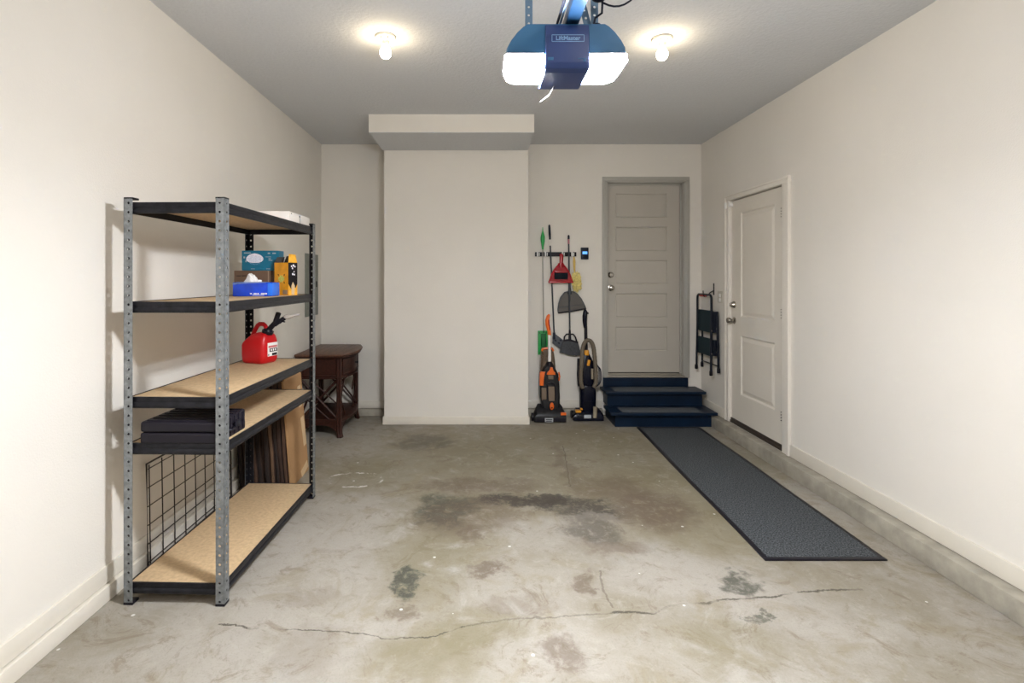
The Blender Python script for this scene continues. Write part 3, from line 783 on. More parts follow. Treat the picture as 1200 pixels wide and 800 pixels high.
for a, b2, c, d in ((-1.545, -1.50, 1.632, 1.638), (-1.39, -1.375, 1.629, 1.637), (-1.36, -1.338, 1.629, 1.637), (-1.405, -1.368, 1.608, 1.611), (-1.385, -1.37, 1.595, 1.600), (-1.385, -1.36, 1.585, 1.589), (-1.50, -1.475, 1.530, 1.533), (-1.40, -1.375, 1.530, 1.533), (-1.548, -1.538, 1.600, 1.612), (-1.535, -1.528, 1.575, 1.588)):
    m.box(a, b2, fy - .0012, fy, c, d, .0004)
m.build('print', 'lab', t)
# amber box, turned, open
C = Vector((-1.222, 3.25, z2)); a = math.radians(25)
OM = T(*C) @ Matrix.Rotation(-a, 4, 'Z')   # local: front face runs to -x, right face runs to +y
t = empty('snack_box', tuple(C), 'tall amber carton with a black side panel and its flaps open', 'box')
m = MB(OM); w_, d_, h_ = .118, .078, .208
th = .0015
m.box(-w_, 0, 0, th, 0, h_); m.box(-w_, 0, d_ - th, d_, 0, h_); m.box(-w_, -w_ + th, 0, d_, 0, h_); m.box(-th, 0, 0, d_, 0, h_); m.box(-w_, 0, 0, d_, 0, th)
m.build('box_body', 'orangebox', t, smooth=False)
m = MB(OM); 
m.box(-th, 0, 0, 0, 0, 0)
m = MB(OM); m.box(0, .0012, .001, d_ - .001, .07, h_, .0003); m.prism([(0.002, .072), (d_ - .002, .072), (d_ * .80, .045), (d_ * .55, .06), (d_ * .3, .04), (d_ * .12, .062)], 'yz', 0, .0012); m.build('black_panel', 'blackprint', t)
m = MB(OM); m.box(0, .001, .001, d_ - .001, .001, .07); m.build('side_print', 'orangelight', t)
m = MB(OM); m.prism([(d_ * .35, .003), (d_ * .65, .003), (d_ * .70, .06), (d_ * .5, .085), (d_ * .33, .06)], 'yz', .0010, .0022); m.build('side_print', 'tape', t)
m = MB(OM)
for y_, z_, s_ in ((.35, .185, .010), (.55, .190, .012), (.72, .183, .009), (.45, .172, .010), (.62, .150, .008), (.48, .135, .011), (.66, .132, .009)):
    m.box(.0012, .0018, y_ * d_ - s_ * .5, y_ * d_ + s_ * .5, z_ - s_ * .55, z_ + s_ * .55, .0002)
m.build('print', 'mask', t)
m = MB(OM); pl = []
for k in range(16):
    an = 2 * PI * k / 16; r_ = .027 if k % 2 else .017; pl.append((-.058 + r_ * math.cos(an), .105 + r_ * math.sin(an)))
m.prism(pl, 'xz', -.0012, 0); m.build('flower_print', 'yellowprint', t)
m = MB(OM)
for s1, s2 in ((-1, 1), (1, 1), (-1, -1), (1, -1)): m.prism([(-.058 + s1 * .020, .105 + s2 * .026), (-.058 + s1 * .031, .105 + s2 * .031), (-.058 + s1 * .026, .105 + s2 * .018)], 'xz', -.0009, 0)
m.build('print', 'blackprint', t)
m = MB(OM); m.box(-.02, -.09, -.0009, 0, .004, .03, .0003) if False else m.box(-.045, -.006, -.0009, 0, .006, .034, .0003); m.build('print', 'browntape', t)
m = MB(OM); m.hexa([(-w_ + .004, d_ - .003, h_), (-.03, d_ - .003, h_), (-.03, d_ - .0015, h_), (-w_ + .004, d_ - .0015, h_), (-w_ + .018, d_ + .006, h_ + .045), (-.04, d_ + .006, h_ + .048), (-.04, d_ + .0075, h_ + .048), (-w_ + .018, d_ + .0075, h_ + .045)]); 
m.hexa([(-w_, .002, h_), (-w_, d_ - .004, h_), (-w_ + .0015, d_ - .004, h_), (-w_ + .0015, .002, h_), (-w_ + .012, .01, h_ + .036), (-w_ + .018, d_ - .01, h_ + .04), (-w_ + .0195, d_ - .01, h_ + .04), (-w_ + .0135, .01, h_ + .036)])
m.build('flap', 'greyflap', t, smooth=False)
m = MB(OM); m.hexa([(-.0015, .002, h_), (0, .002, h_), (0, d_ - .002, h_), (-.0015, d_ - .002, h_), (-.004, .010, h_ + .055), (-.0025, .010, h_ + .055), (-.0025, d_ - .012, h_ + .052), (-.004, d_ - .012, h_ + .052)], .0004)
m.build('flap', 'orangelight', t)

# gas can
C = Vector((-1.362, 3.20, z3)); a = math.radians(20)
GM = T(*C) @ Matrix.Rotation(-a, 4, 'Z')
t = empty('gas_can', tuple(C), 'red plastic gas can with a black spout on the middle shelf', 'gas can')
w_, d_ = .182, .145
def rr(x0, x1, y0, y1, z, r, n=5):
    pts = []
    for cx_, cy_, a0 in ((x1 - r, y1 - r, 0), (x0 + r, y1 - r, 90), (x0 + r, y0 + r, 180), (x1 - r, y0 + r, 270)):
        for k in range(n): an = math.radians(a0 + 90 * k / (n - 1)); pts.append((cx_ + r * math.cos(an), cy_ + r * math.sin(an), z))
    return pts
m = MB(GM)
rings = []
for z, i0, i1, iy, r in ((0, .018, .018, .014, .02), (.006, .010, .010, .006, .022), (.02, .003, .003, .001, .025), (.05, 0, 0, 0, .025), (.115, 0, 0, 0, .025), (.130, .006, .0, .002, .025), (.150, .026, .002, .006, .025), (.170, .048, .004, .012, .025), (.186, .075, .012, .024, .022), (.194, .095, .026, .04, .018), (.197, .105, .04, .055, .012)):
    rings.append(rr(-w_ + i0, -i1, iy, d_ - iy, z, r))
m.loft(rings); body = m.build('can_body', 'redcan', t)
m = MB(GM); hp = [(-.165, d_ / 2, .118), (-.150, d_ / 2, .165), (-.128, d_ / 2, .208), (-.108, d_ / 2, .236), (-.090, d_ / 2, .246), (-.062, d_ / 2, .246), (-.046, d_ / 2, .236), (-.036, d_ / 2, .210), (-.030, d_ / 2, .185)]
m.tube(hp, [.013, .013, .012, .012, .012, .012, .012, .013, .014], 10, flat=1.2); m.build('handle', 'redcan', t)
m = MB(GM); m.box(0, .0012, .042, .130, .045, .130, .0004); lb = m.build('label', 'white', t)
m = MB(GM); m.box(.0012, .0018, .048, .125, .098, .112, .0002); m.build('label_print', 'labelred', lb)
m = MB(GM); m.box(.0012, .0018, .058, .125, .072, .094, .0002); m.box(.0012, .0018, .080, .122, .048, .064, .0002); m.box(.0012, .0018, .046, .054, .05, .06, .0002); m.build('label_print', 'blackprint', lb)
m = MB(GM)
for k in range(3): m.box(.0018, .0024, .068 + k * .018, .078 + k * .018, .077, .090, .0002)
m.build('label_print', 'white', lb)
base = GM @ Vector((-.030, d_ / 2, .188)); ax = Vector((.30, -.10, .95)).normalized()
m = MB(); m.cyl(base, base + ax * .018, .034, .036, 20); m.cyl(base + ax * .016, base + ax * .030, .030, .024, 20); m.build('collar', 'blackplastic', t)
p0 = base + ax * .02
p1 = at(322.5, 378, 3.26); p2 = at(326.5, 366.5, 3.26)
m = MB(); m.tube([p0, p1, p2, p2 + (p2 - p1).normalized() * .004], [.017, .016, .0165, .010], 14)
q0 = p1 + (p1 - p2) * .2; q1 = at(335, 371.5, 3.27)
m.tube([q0, q1], [.015, .0135], 14); m.tube([at(321, 381, 3.26), at(325, 378.5, 3.26), at(330, 376.5, 3.27), at(334, 377, 3.27)], .004, 8); m.tube([at(328, 378.5, 3.25), at(332, 375, 3.25)], .006, 8); m.build('spout', 'blackplastic', t)
m = MB(); m.tube([at(333.5, 371.8, 3.27), at(336, 371, 3.27), at(338.5, 371, 3.27), at(344, 369.5, 3.28), at(351, 368, 3.29)], [.014, .0165, .015, .009, .007], 14); m.build('nozzle_cap', 'cloudy', t)

# black tool case on the fourth shelf
t = empty('tool_case', (-1.3, 2.42, z4), 'black ribbed plastic tool case lying on the fourth shelf', 'tool case')
KM = T(-1.176, 2.565, z4) @ Matrix.Rotation(ang, 4, 'Z')
m = MB(KM); m.box(-.36, 0, -.255, 0, 0, .050, .012, 3); m.build('case_base', 'case', t)
m = MB(KM); m.box(-.36, 0, -.255, 0, .052, .100, .014, 3); m.build('case_lid', 'case', t)
m = MB(KM)
for k in range(6): y = -.025 - k * .041; m.box(-.006, .004, y - .008, y + .008, .008, .094, .003); m.box(-.34, -.006, y - .006, y + .006, .097, .104, .002)
for k in range(6): x = -.05 - k * .055; m.box(x - .007, x + .007, -.004, .004, .010, .090, .003)
m.build('rib', 'case', t)
m = MB(KM); m.box(.002, .010, -.225, -.185, .035, .068, .003); m.box(.002, .010, -.12, -.07, .035, .068, .003); m.build('latch', 'blackplastic', t)
m = MB(KM); m.tube([(.002, -.175, .04), (.012, -.168, .04), (.012, -.132, .04), (.002, -.125, .04)], .006, 8); m.build('handle', 'blackplastic', t)

# ------------------------------------------------------------------ cardboard flats leaning on the left wall beyond the shelves
specs = []
xw = XL + .050
ords = ['nearest the wall', 'second from the wall', 'third from the wall', 'fourth from the wall', 'fifth from the wall', 'sixth from the wall', 'seventh from the wall', 'eighth from the wall', 'ninth from the wall', 'tenth from the wall', 'eleventh from the wall']
cn = {0: 'brown', 1: 'mid brown', 2: 'dark brown', 3: 'light brown'}
lean = .055
def flat(x0, th, y0, y1, h, m_, label, top_x):
    """slab: bottom outer face at x0..x0+th, leaning to -x by top_x at height h"""
    t = empty('flattened_box', (x0 + th / 2, y0, 0), label, 'cardboard', 'flattened boxes leaning beyond the shelves')
    m = MB(); n = 6; rg = []
    for k in range(n + 1):
        z = h * k / n; dx = -top_x * k / n + .003 * math.sin(k * 1.9 + x0 * 40)
        rg.append([(x0 + dx, y0, z), (x0 + th * .4 + dx, y0 - .002, z), (x0 + th + dx, y0, z), (x0 + th + dx, y1, z), (x0 + dx, y1, z)])
    m.loft(rg); m.build('folded_panel', m_, t, smooth=False)
    m = MB(); rg = []
    for k in range(n + 1):
        z = (h - .004) * k / n + .002; dx = -top_x * k / n + .003 * math.sin(k * 1.9 + x0 * 40)
        rg.append([(x0 + th + dx - .001, y0 + .004, z), (x0 + th + dx + .0025, y0 + .004, z), (x0 + th + dx + .0025, y1 - .03, z), (x0 + th + dx - .001, y1 - .03, z)])
    m.loft(rg); m.build('outer_sheet', 'flat0' if m_ != 'flat0' else 'flat2', t, smooth=False)
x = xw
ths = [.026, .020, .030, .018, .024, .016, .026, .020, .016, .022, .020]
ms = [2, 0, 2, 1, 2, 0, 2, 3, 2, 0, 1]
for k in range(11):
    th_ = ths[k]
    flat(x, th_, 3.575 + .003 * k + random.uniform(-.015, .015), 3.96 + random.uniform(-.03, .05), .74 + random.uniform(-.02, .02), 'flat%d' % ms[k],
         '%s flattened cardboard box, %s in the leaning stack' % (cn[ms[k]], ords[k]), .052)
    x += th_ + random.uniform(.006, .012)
# the big tan one in front
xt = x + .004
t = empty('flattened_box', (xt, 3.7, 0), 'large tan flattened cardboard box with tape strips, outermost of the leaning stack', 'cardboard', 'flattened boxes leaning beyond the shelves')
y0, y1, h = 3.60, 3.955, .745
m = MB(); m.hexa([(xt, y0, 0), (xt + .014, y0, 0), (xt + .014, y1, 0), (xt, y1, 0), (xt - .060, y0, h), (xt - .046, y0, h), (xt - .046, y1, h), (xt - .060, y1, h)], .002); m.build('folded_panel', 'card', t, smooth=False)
nrm = Vector((1, 0, .085)).normalized()
def on_panel(yy, zz): 
    return Vector((xt + .014 - .060 * zz / h, yy, zz))
for (ya_, za), (yb_, zb), wd in (((3.88, .66), (3.89, .50), .02), ((3.90, .42), (3.92, .20), .02), ((3.94, .055), (3.80, .02), .018)):
    A_, B_ = on_panel(ya_, za), on_panel(yb_, zb); d = (B_ - A_).normalized(); s_ = nrm.cross(d) * wd * 1.5
    m = MB(); m.hexa([A_ - s_, A_ + s_, B_ + s_, B_ - s_, A_ - s_ + nrm * .0015, A_ + s_ + nrm * .0015, B_ + s_ + nrm * .0015, B_ - s_ + nrm * .0015]); m.build('tape', 'tape', t, smooth=False)
# half-folded flaps standing above it
A_ = on_panel(3.62, h - .005); B_ = on_panel(3.95, h - .005)
m = MB(); m.hexa([A_ - nrm * .012, A_, B_, B_ - nrm * .012, A_ + Vector((-.021, .02, .065)), A_ + Vector((-.017, .02, .065)), B_ + Vector((-.017, -.02, .065)), B_ + Vector((-.021, -.02, .065))]); m.build('flap', 'card', t, smooth=False)
t = empty('flattened_box', (-1.60, 4.3, 0), 'tall tan flattened cardboard box with a pale top edge, rising behind the stack', 'cardboard', 'flattened boxes leaning beyond the shelves')
m = MB(); m.hexa([(-1.685, 4.10, 0), (-1.66, 4.10, 0), (-1.66, 4.45, 0), (-1.685, 4.45, 0), (-1.72, 4.10, .70), (-1.70, 4.10, .70), (-1.70, 4.45, .70), (-1.72, 4.45, .70)]); 
m.build('folded_panel', 'card', t, smooth=False)
m = MB(); m.hexa([(-1.724, 4.098, .69), (-1.698, 4.098, .69), (-1.698, 4.452, .69), (-1.724, 4.452, .69), (-1.724, 4.098, .708), (-1.698, 4.098, .708), (-1.698, 4.452, .708), (-1.724, 4.452, .708)]); m.build('pale_edge', 'whitecard', t, smooth=False)

# wire grid panel against the wall below the shelves
m = MB()
gx = XL + .035
for k in range(9): y = 2.62 + k * .105; m.cyl((gx + .004, y, .004), (gx - .004, y, .52), .003, seg=6)
for k in range(6): z = .03 + k * .095; m.cyl((gx + .004, 2.60, z), (gx + .004, 3.47, z), .003, seg=6)
m.tube([(gx + .004, 2.60, .004), (gx + .004, 3.47, .004), (gx - .004, 3.47, .53), (gx - .004, 2.60, .53)], .005, 8, closed=True)
tag(m.build('wire_grid', 'wire'), 'thin dark wire grid panel leaning on the left wall behind the shelving', 'wire panel')

# electrical panel on left wall
t = empty('electrical_panel', (XL, 5.2, 1.4), 'flat grey electrical panel cover on the left wall', 'electrical panel')
m = MB(); m.box(XL, XL + .012, 5.02, 5.40, 1.09, 1.715, .003); m.build('cover', 'panelgrey', t)
m = MB(); m.box(XL + .012, XL + .017, 5.07, 5.35, 1.16, 1.65, .003); m.build('panel_door', 'panelgrey', t)
m = MB(); m.box(XL + .017, XL + .024, 5.31, 5.335, 1.38, 1.44, .002); m.build('latch', 'darkmetal', t)

# ------------------------------------------------------------------ end table
tb = empty('end_table', (-1.5, 5.08, 0), 'dark stained wooden end table with a bowed drawer front and lattice sides', 'table')
xf = -1.305      # line of the drawer-side posts
def bow(y, amt=.085, y0=4.745, y1=5.395):
    t_ = (y - y0) / (y1 - y0); return amt * max(0, math.sin(PI * max(0, min(1, t_)))) ** .8
def plan(x0, y0, y1, over, amt, z, n=14):
    pts = [(x0, y0, z), ]
    for k in range(n + 1):
        y = y0 + (y1 - y0) * k / n; pts.append((xf + over + bow(y, amt, y0, y1), y, z))
    pts.append((x0, y1, z)); return pts
# top
m = MB(); m.loft([plan(-1.710, 4.715, 5.43, .012, .085, .745), plan(-1.712, 4.705, 5.44, .022, .085, .752), plan(-1.712, 4.700, 5.445, .026, .085, .762), plan(-1.711, 4.704, 5.441, .022, .085, .770), plan(-1.70, 4.715, 5.43, .010, .080, .775)])
top = m.build('table_top', 'woodtop', tb)
m = MB(); m.loft([plan(-1.709, 4.720, 5.425, .008, .085, .730), plan(-1.709, 4.716, 5.430, .013, .085, .738), plan(-1.709, 4.720, 5.425, .008, .085, .7455)]); m.build('moulding', 'wood', tb)
m = MB()
for k in range(1, 7): xx = -1.70 + k * .072; m.box(xx - .0012, xx + .0012, 4.73, 5.415, .7745, .7757)
m.build('plank_groove', 'wood', top)
# apron
m = MB(); m.loft([plan(-1.700, 4.755, 5.39, -.022, .075, .545), plan(-1.700, 4.755, 5.39, -.022, .075, .731)]); m.build('apron', 'wood', tb)
# side panel frame facing the camera
m = MB(); y = 4.748
m.box(-1.68, -1.335, y, y + .01, .560, .572, .002); m.box(-1.68, -1.335, y, y + .01, .712, .722, .002); m.box(-1.68, -1.670, y, y + .01, .56, .722, .002); m.box(-1.345, -1.335, y, y + .01, .56, .722, .002); m.box(-1.70, -1.30, y - .006, y + .01, .537, .550, .004)
m.build('side_frame', 'wood', tb)
# drawer
def bowbox(mb, y0, y1, z0, z1, o0, o1, n=12):
    rg = []
    for k in range(n + 1):
        y_ = y0 + (y1 - y0) * k / n; b_ = bow(y_, .075, 4.755, 5.39); rg.append([(xf + o0 + b_, y_, z0), (xf + o1 + b_, y_, z0), (xf + o1 + b_, y_, z1), (xf + o0 + b_, y_, z1)])
    mb.loft(rg); return mb
m = MB(); bowbox(m, 4.80, 5.345, .567, .715, -.024, -.016); dr = m.build('drawer', 'wood', tb)
m = MB(); 
for z0, z1 in ((.567, .577), (.705, .715)): bowbox(m, 4.80, 5.345, z0, z1, -.018, -.009)
bowbox(m, 4.80, 4.812, .567, .715, -.018, -.009, 1); bowbox(m, 5.333, 5.345, .567, .715, -.018, -.009, 1); m.build('drawer_moulding', 'wood', dr)
m = MB(); kx = xf - .014 + bow(5.07, .075, 4.755, 5.39); m.lathe([(.007, 0), (.006, .012), (.013, .018), (.014, .026), (.008, .031)], (kx, 5.07, .645), 'x', 16); m.build('knob', 'darkmetal', dr)
m = MB(); bowbox(m, 4.77, 5.375, .538, .550, -.028, -.006); m.build('lower_bead', 'wood', tb)
# legs (bundled rods)
def leg(x, y, sx, sy):
    m = MB()
    for ox, oy in ((0, 0), (-.020 * sx, 0), (0, .020 * sy)):
        m.tube([(x + ox, y + oy, .735), (x + ox, y + oy, .14), (x + ox * 1.05, y + oy * 1.05, .08), (x + ox + .006 * sx, y + oy - .006 * sy, .03), (x + ox + .014 * sx, y + oy - .012 * sy, .0)], [.0135, .0135, .0135, .0145, .016], 10)
    for z in (.545, .185): m.box(min(x - .034 * sx, x + .014 * sx), max(x - .034 * sx, x + .014 * sx), min(y - .014 * sy, y + .034 * sy), max(y - .014 * sy, y + .034 * sy), z - .006, z + .006, .002)
    m.build('leg', 'wood', tb)
leg(xf, 4.745, 1, 1); leg(xf, 5.395, 1, -1); leg(-1.688, 4.745, -1, 1); leg(-1.688, 5.395, -1, -1)
# bottom shelf
m = MB(); m.loft([plan(-1.70, 4.75, 5.39, -.015, .07, .130), plan(-1.70, 4.745, 5.395, -.008, .07, .138), plan(-1.70, 4.745, 5.395, -.008, .07, .160), plan(-1.70, 4.75, 5.39, -.015, .07, .166)]); m.build('bottom_shelf', 'wood', tb)
# lattice facing the camera: X with a diamond
yl = 4.748; za_, zb_ = .168, .540; xl0, xl1 = -1.672, -1.325
def rod(mb, p, q, r=.011): mb.cyl(p, q, r, seg=8)
m = MB(); cxm = (xl0 + xl1) / 2
rod(m, (xl0, yl, zb_), (xl1, yl, za_ + .0)); rod(m, (xl0, yl + .009, za_), (xl1, yl + .009, zb_))
rod(m, (cxm - .09, yl + .006, zb_), (xl1, yl + .006, .30), .007); rod(m, (cxm + .09, yl + .006, za_), (xl0, yl + .006, .40), .007)
m.build('lattice', 'wood', tb)
# lattice at back (against wall, along y) and far end
m = MB(); yl2 = 5.392
rod(m, (xl0, yl2, zb_), (xl1, yl2, za_)); rod(m, (xl0, yl2 - .008, za_), (xl1, yl2 - .008, zb_)); m.build('lattice', 'wood', tb)
m = MB()
xs_ = xf
def fy_(a, z): return (xs_ - .004, a, z)
for sgn, e0, e1 in ((1, 4.78, 5.07), (-1, 5.36, 5.07)):
    rod(m, fy_(e0, .355), fy_(e0 + (e1 - e0) * .48, zb_), .008); rod(m, fy_(e0, .355), fy_(e0 + (e1 - e0) * .50, za_), .008); rod(m, fy_(e0 + (e1 - e0) * .28, .27), fy_(e0 + (e1 - e0) * .55, .36) if False else fy_(e0 + (e1 - e0) * .25, .262), .008)
rod(m, fy_(4.78 + .02, .50), fy_(5.36, .19), .008); rod(m, fy_(5.36 - .01, .52), fy_(5.20, .35), .008); m.build('lattice', 'wood', tb)
m = MB(); xbk = -1.692
rod(m, (xbk, 4.78, zb_), (xbk, 5.36, za_)); rod(m, (xbk + .008, 4.78, za_), (xbk + .008, 5.36, zb_)); m.build('lattice', 'wood', tb)
# arched brackets under the bottom shelf
def arch(p, q, depth, th_=.02, dz=.125, n=12, thick=Vector((0, .012, 0))):
    m = MB(); p, q = Vector(p), Vector(q); rg = []
    for k in range(n + 1):
        t_ = k / n; c = p.lerp(q, t_); e = abs(2 * t_ - 1); low = dz - .012 - .085 * e ** 3.0
        rg.append([c + Vector((0, 0, low)), c + thick + Vector((0, 0, low)), c + thick + Vector((0, 0, dz + .01)), c + Vector((0, 0, dz + .01))])
    m.loft(rg); m.build('arched_bracket', 'wood', tb)
arch((-1.672, 4.742, 0), (-1.322, 4.742, 0), 0); arch((xf - .006, 4.765, 0), (xf - .006, 5.375, 0), 0, thick=Vector((.012, 0, 0)))

# ------------------------------------------------------------------ tool rack and what hangs from it
YW = YB
def wx(px, Y=YW): return (px - 564) * Y / F
def wz(py, Y=YW): return EYE - (py - 326) * Y / F
rk = empty('tool_rack', (wx(650), YW, wz(298)), 'black wall rack with white grippers holding brooms and dustpans', 'rack')
m = MB(); m.box(wx(626.8), wx(675), YW - .022, YW, wz(300.4), wz(295.4), .003); m.build('rail', 'blackplastic', rk)
for px in (630.8, 640.0, 659.8, 671):
    m = MB(); x_ = wx(px); m.box(x_ - .019, x_ - .004, YW - .040, YW - .020, wz(300.6), wz(294.8), .003)
    m.box(x_ + .003, x_ + .012, YW - .036, YW - .020, wz(300), wz(296), .003); m.build('gripper', 'white', rk)
for px in (635.8, 644.3, 665.8):
    m = MB(); x_ = wx(px); m.box(x_ - .013, x_ - .007, YW - .05, YW - .020, wz(300), wz(296), .003); m.box(x_ + .007, x_ + .013, YW - .05, YW - .020, wz(300), wz(296), .003); m.build('clamp', 'blackplastic', rk)

# green flat mop
t = empty('flat_mop', (wx(636), YW - .04, wz(298)), 'green flat mop on a pale grey pole, leftmost on the rack', 'mop')
yy = YW - .036
m = MB(); m.tube([(wx(635.5), yy, wz(290)), (wx(636.6), yy, wz(389))], .0065, 10); m.build('pole', 'greypole', t)
m = MB(); m.lathe([(.003, wz(266.5)), (.005, wz(269)), (.006, wz(271)), (.011, wz(273)), (.023, wz(278)), (.021, wz(283)), (.011, wz(289)), (.0095, wz(292)), (.007, wz(292.5))], (wx(635.6), yy, 0), seg=16, sy=.8); m.build('handle_grip', 'greenp', t)
m = MB(); hx0, hx1, hz0, hz1 = wx(630), wx(641.5), wz(415), wz(387)
m.box(hx0, hx1, yy + .002, yy + .012, hz0, hz1, .006, 3); m.build('mop_plate', 'greenp', t)
m = MB(); m.prism([(hx0 + .032, hz0 + .03), (hx1 - .018, hz0 + .03), (hx1 - .028, (hz0 + hz1) / 2), (hx1 - .018, hz1 - .03), (hx0 + .032, hz1 - .03), (hx0 + .042, (hz0 + hz1) / 2)], 'xz', yy - .006, yy + .003); m.build('mop_insert', 'greend', t)
m = MB()
for a_, b_ in ((hx0 + .010, hz0 + .014), (hx1 - .026, hz0 + .014), (hx0 + .010, hz1 - .030), (hx1 - .026, hz1 - .030)): m.box(a_, a_ + .016, yy - .002, yy + .003, b_, b_ + .016, .003)
m.build('cloth_grip', 'greend', t)
m = MB(); m.ball((wx(636.8), yy, wz(388)), .012, (1, .8, 1.2)); m.build('joint', 'greend', t)

# dark pole scrub mop
t = empty('scrub_mop', (wx(644), YW - .04, wz(298)), 'long slate pole mop with a perforated slate head, second on the rack', 'mop')
yy = YW - .038
P0, P1 = Vector((wx(643.2), yy, wz(264))), Vector((wx(649), yy + .008, wz(392)))
def lp(py): k = (wz(py) - P0.z) / (P1.z - P0.z); return P0.lerp(P1, k)
m = MB(); m.tube([lp(279), lp(392)], .0085, 10); m.build('pole', 'darkpole', t)
m = MB(); m.tube([lp(263.5), lp(264.5), lp(267), lp(275), lp(281)], [.006, .011, .0125, .013, .010], 12); m.build('handle_grip', 'navyg', t)
m = MB(); m.tube([lp(280.5), lp(288)], .0097, 12); m.build('label_band', 'whitecard', t)
hc = [(wx(647.2), wz(394)), (wx(650), wz(390.5)), (wx(663.5), wz(401)), (wx(662.5), wz(409)), (wx(659), wz(410.5)), (wx(647), wz(402))]
m = MB(); m.prism(hc, 'xz', YW - .030, YW - .006, .002); hd = m.build('mop_head', 'slate', t)
m = MB()
for px, py in ((650.5, 398), (654.5, 401), (656.5, 397.8), (659, 404)): m.prism([(wx(px) + .012 * math.cos(q) + .010 * math.sin(q) * .6, wz(py) - .004 + .007 * math.sin(q) - .008 * math.cos(q)) for q in [k * PI / 5 for k in range(10)]], 'xz', YW - .0315, YW - .029)
m.build('opening', 'navyg', hd)
m = MB(); m.box(wx(647.4), wx(650.3), YW - .045, YW - .02, wz(397), wz(389), .004); m.build('socket', 'navyg', t)

# broom
t = empty('broom', (wx(666), YW - .04, wz(298)), 'grey bristled broom on a dark pole with a pink band', 'broom')
yy = YW - .040
P0, P1 = Vector((wx(665.6), yy, wz(276))), Vector((wx(667), yy, wz(396)))
m = MB(); m.tube([lp(280), lp(395)], .0088, 10); m.build('pole', 'darkpole', t)
m = MB(); m.tube([lp(275.5), lp(276.5), lp(278), lp(280.5)], [.005, .0105, .012, .011], 12); m.build('end_cap', 'navyg', t)
m = MB(); m.tube([lp(280.2), lp(286)], .0105, 12); m.build('band', 'pink', t)
m = MB(); m.tube([lp(386), lp(392), lp(397)], [.011, .013, .016], 12)
for sg, ex, ez in ((-1, 660.2, 399), (1, 676.2, 403)):
    m.tube([(wx(667) + sg * .004, yy, wz(391)), (wx(667 + sg * 4), yy, wz(391)), (wx(667 + sg * 6.3), yy, wz(394)), (wx(ex), yy, wz(ez))], [.007, .0075, .008, .009], 8)
m.tube([(wx(659.5), yy, wz(398.5)), (wx(667), yy, wz(398)), (wx(676.5), yy, wz(401))], [.011, .014, .011], 8); m.build('yoke', 'blackplastic', t)
rg = []
for f_, (xa_, za__), (xb_, zb__), dp in ((0, (659.8, 397.5), (676.6, 401), .012), (.4, (657.5, 404), (678, 406), .018), (.8, (655.5, 409.5), (679.5, 412.5), .022), (1, (655.2, 412), (680.2, 415.5), .022)):
    r_ = []
    for k in range(17):
        u_ = k / 16; wob = (random.uniform(-.006, .004) if f_ == 1 else 0); r_.append((wx(xa_ + (xb_ - xa_) * u_), yy - dp * math.sin(PI * (.1 + .8 * u_)) ** .5, wz(za__ + (zb__ - za__) * u_) - .010 * math.sin(PI * u_) * f_ + wob))
    for k in range(16, -1, -1):
        u_ = k / 16; r_.append((wx(xa_ + (xb_ - xa_) * u_), yy + dp * .8, wz(za__ + (zb__ - za__) * u_) - .010 * math.sin(PI * u_) * f_))
    rg.append(r_)
m = MB(); m.loft(rg); m.build('bristles', 'greybristle', t)

# red dustpan with its brush
def bell(cx_, ztop_, zb, w0, w1, skew=0, n=10, p=2.2):
    """half-dome outline: narrow shoulder w0 at the top, w1 at the bottom"""
    L_ = []
    for k in range(n + 1):
        a_ = k / n; z_ = ztop_ + (zb - ztop_) * a_; w = w0 + (w1 - w0) * (1 - (1 - a_) ** p) ** (1 / 1.35); L_.append((cx_ + skew * a_, z_, w))
    return [(c - w, z_) for c, z_, w in L_] + [(c + w, z_) for c, z_, w in L_][::-1]
t = empty('dustpan', (wx(656), YW - .07, wz(298)), 'red hand dustpan with a dark brush clipped inside', 'dustpan')
yf = YW - .075
hw_ = [(308.5, 2.2), (311, 3.6), (314, 6.2), (318, 9.0), (322, 10.8), (326, 12.2), (331, 14.0)]
ol = [(wx(656 - a_), wz(b_)) for b_, a_ in hw_] + [(wx(656 + a_), wz(b_)) for b_, a_ in hw_][::-1]
m = MB(); m.prism(ol, 'xz', yf + .004, yf + .010); m.build('pan', 'redpan', t)
m = MB(); rim = ol[:len(ol) // 2]; m.tube([(x_, yf, z_) for x_, z_ in rim], .0065, 8); m.tube([(x_, yf, z_) for x_, z_ in ol[len(ol) // 2:]], .0065, 8)
m.box(wx(656) - .128, wx(656) + .128, yf - .006, yf + .012, wz(331.4), wz(329.6), .003); m.build('rim', 'redrim', t)
m = MB(); m.tube([(wx(656.6), yf, wz(297.5)), (wx(656.6), yf, wz(299)), (wx(656.6), yf, wz(303)), (wx(656.3), yf, wz(308)), (wx(656), yf + .002, wz(313))], [.006, .013, .0125, .012, .020], 12, flat=1.6); m.build('handle', 'redpan', t)
m = MB(); m.box(wx(648.5), wx(663.8), yf - .022, yf + .002, wz(327), wz(319.5), .004); m.build('brush_bristles', 'bristle', t)
m = MB(); m.box(wx(649.5), wx(662.8), yf - .018, yf + .002, wz(319.8), wz(317.6), .004); m.build('brush_back', 'redpan', t)

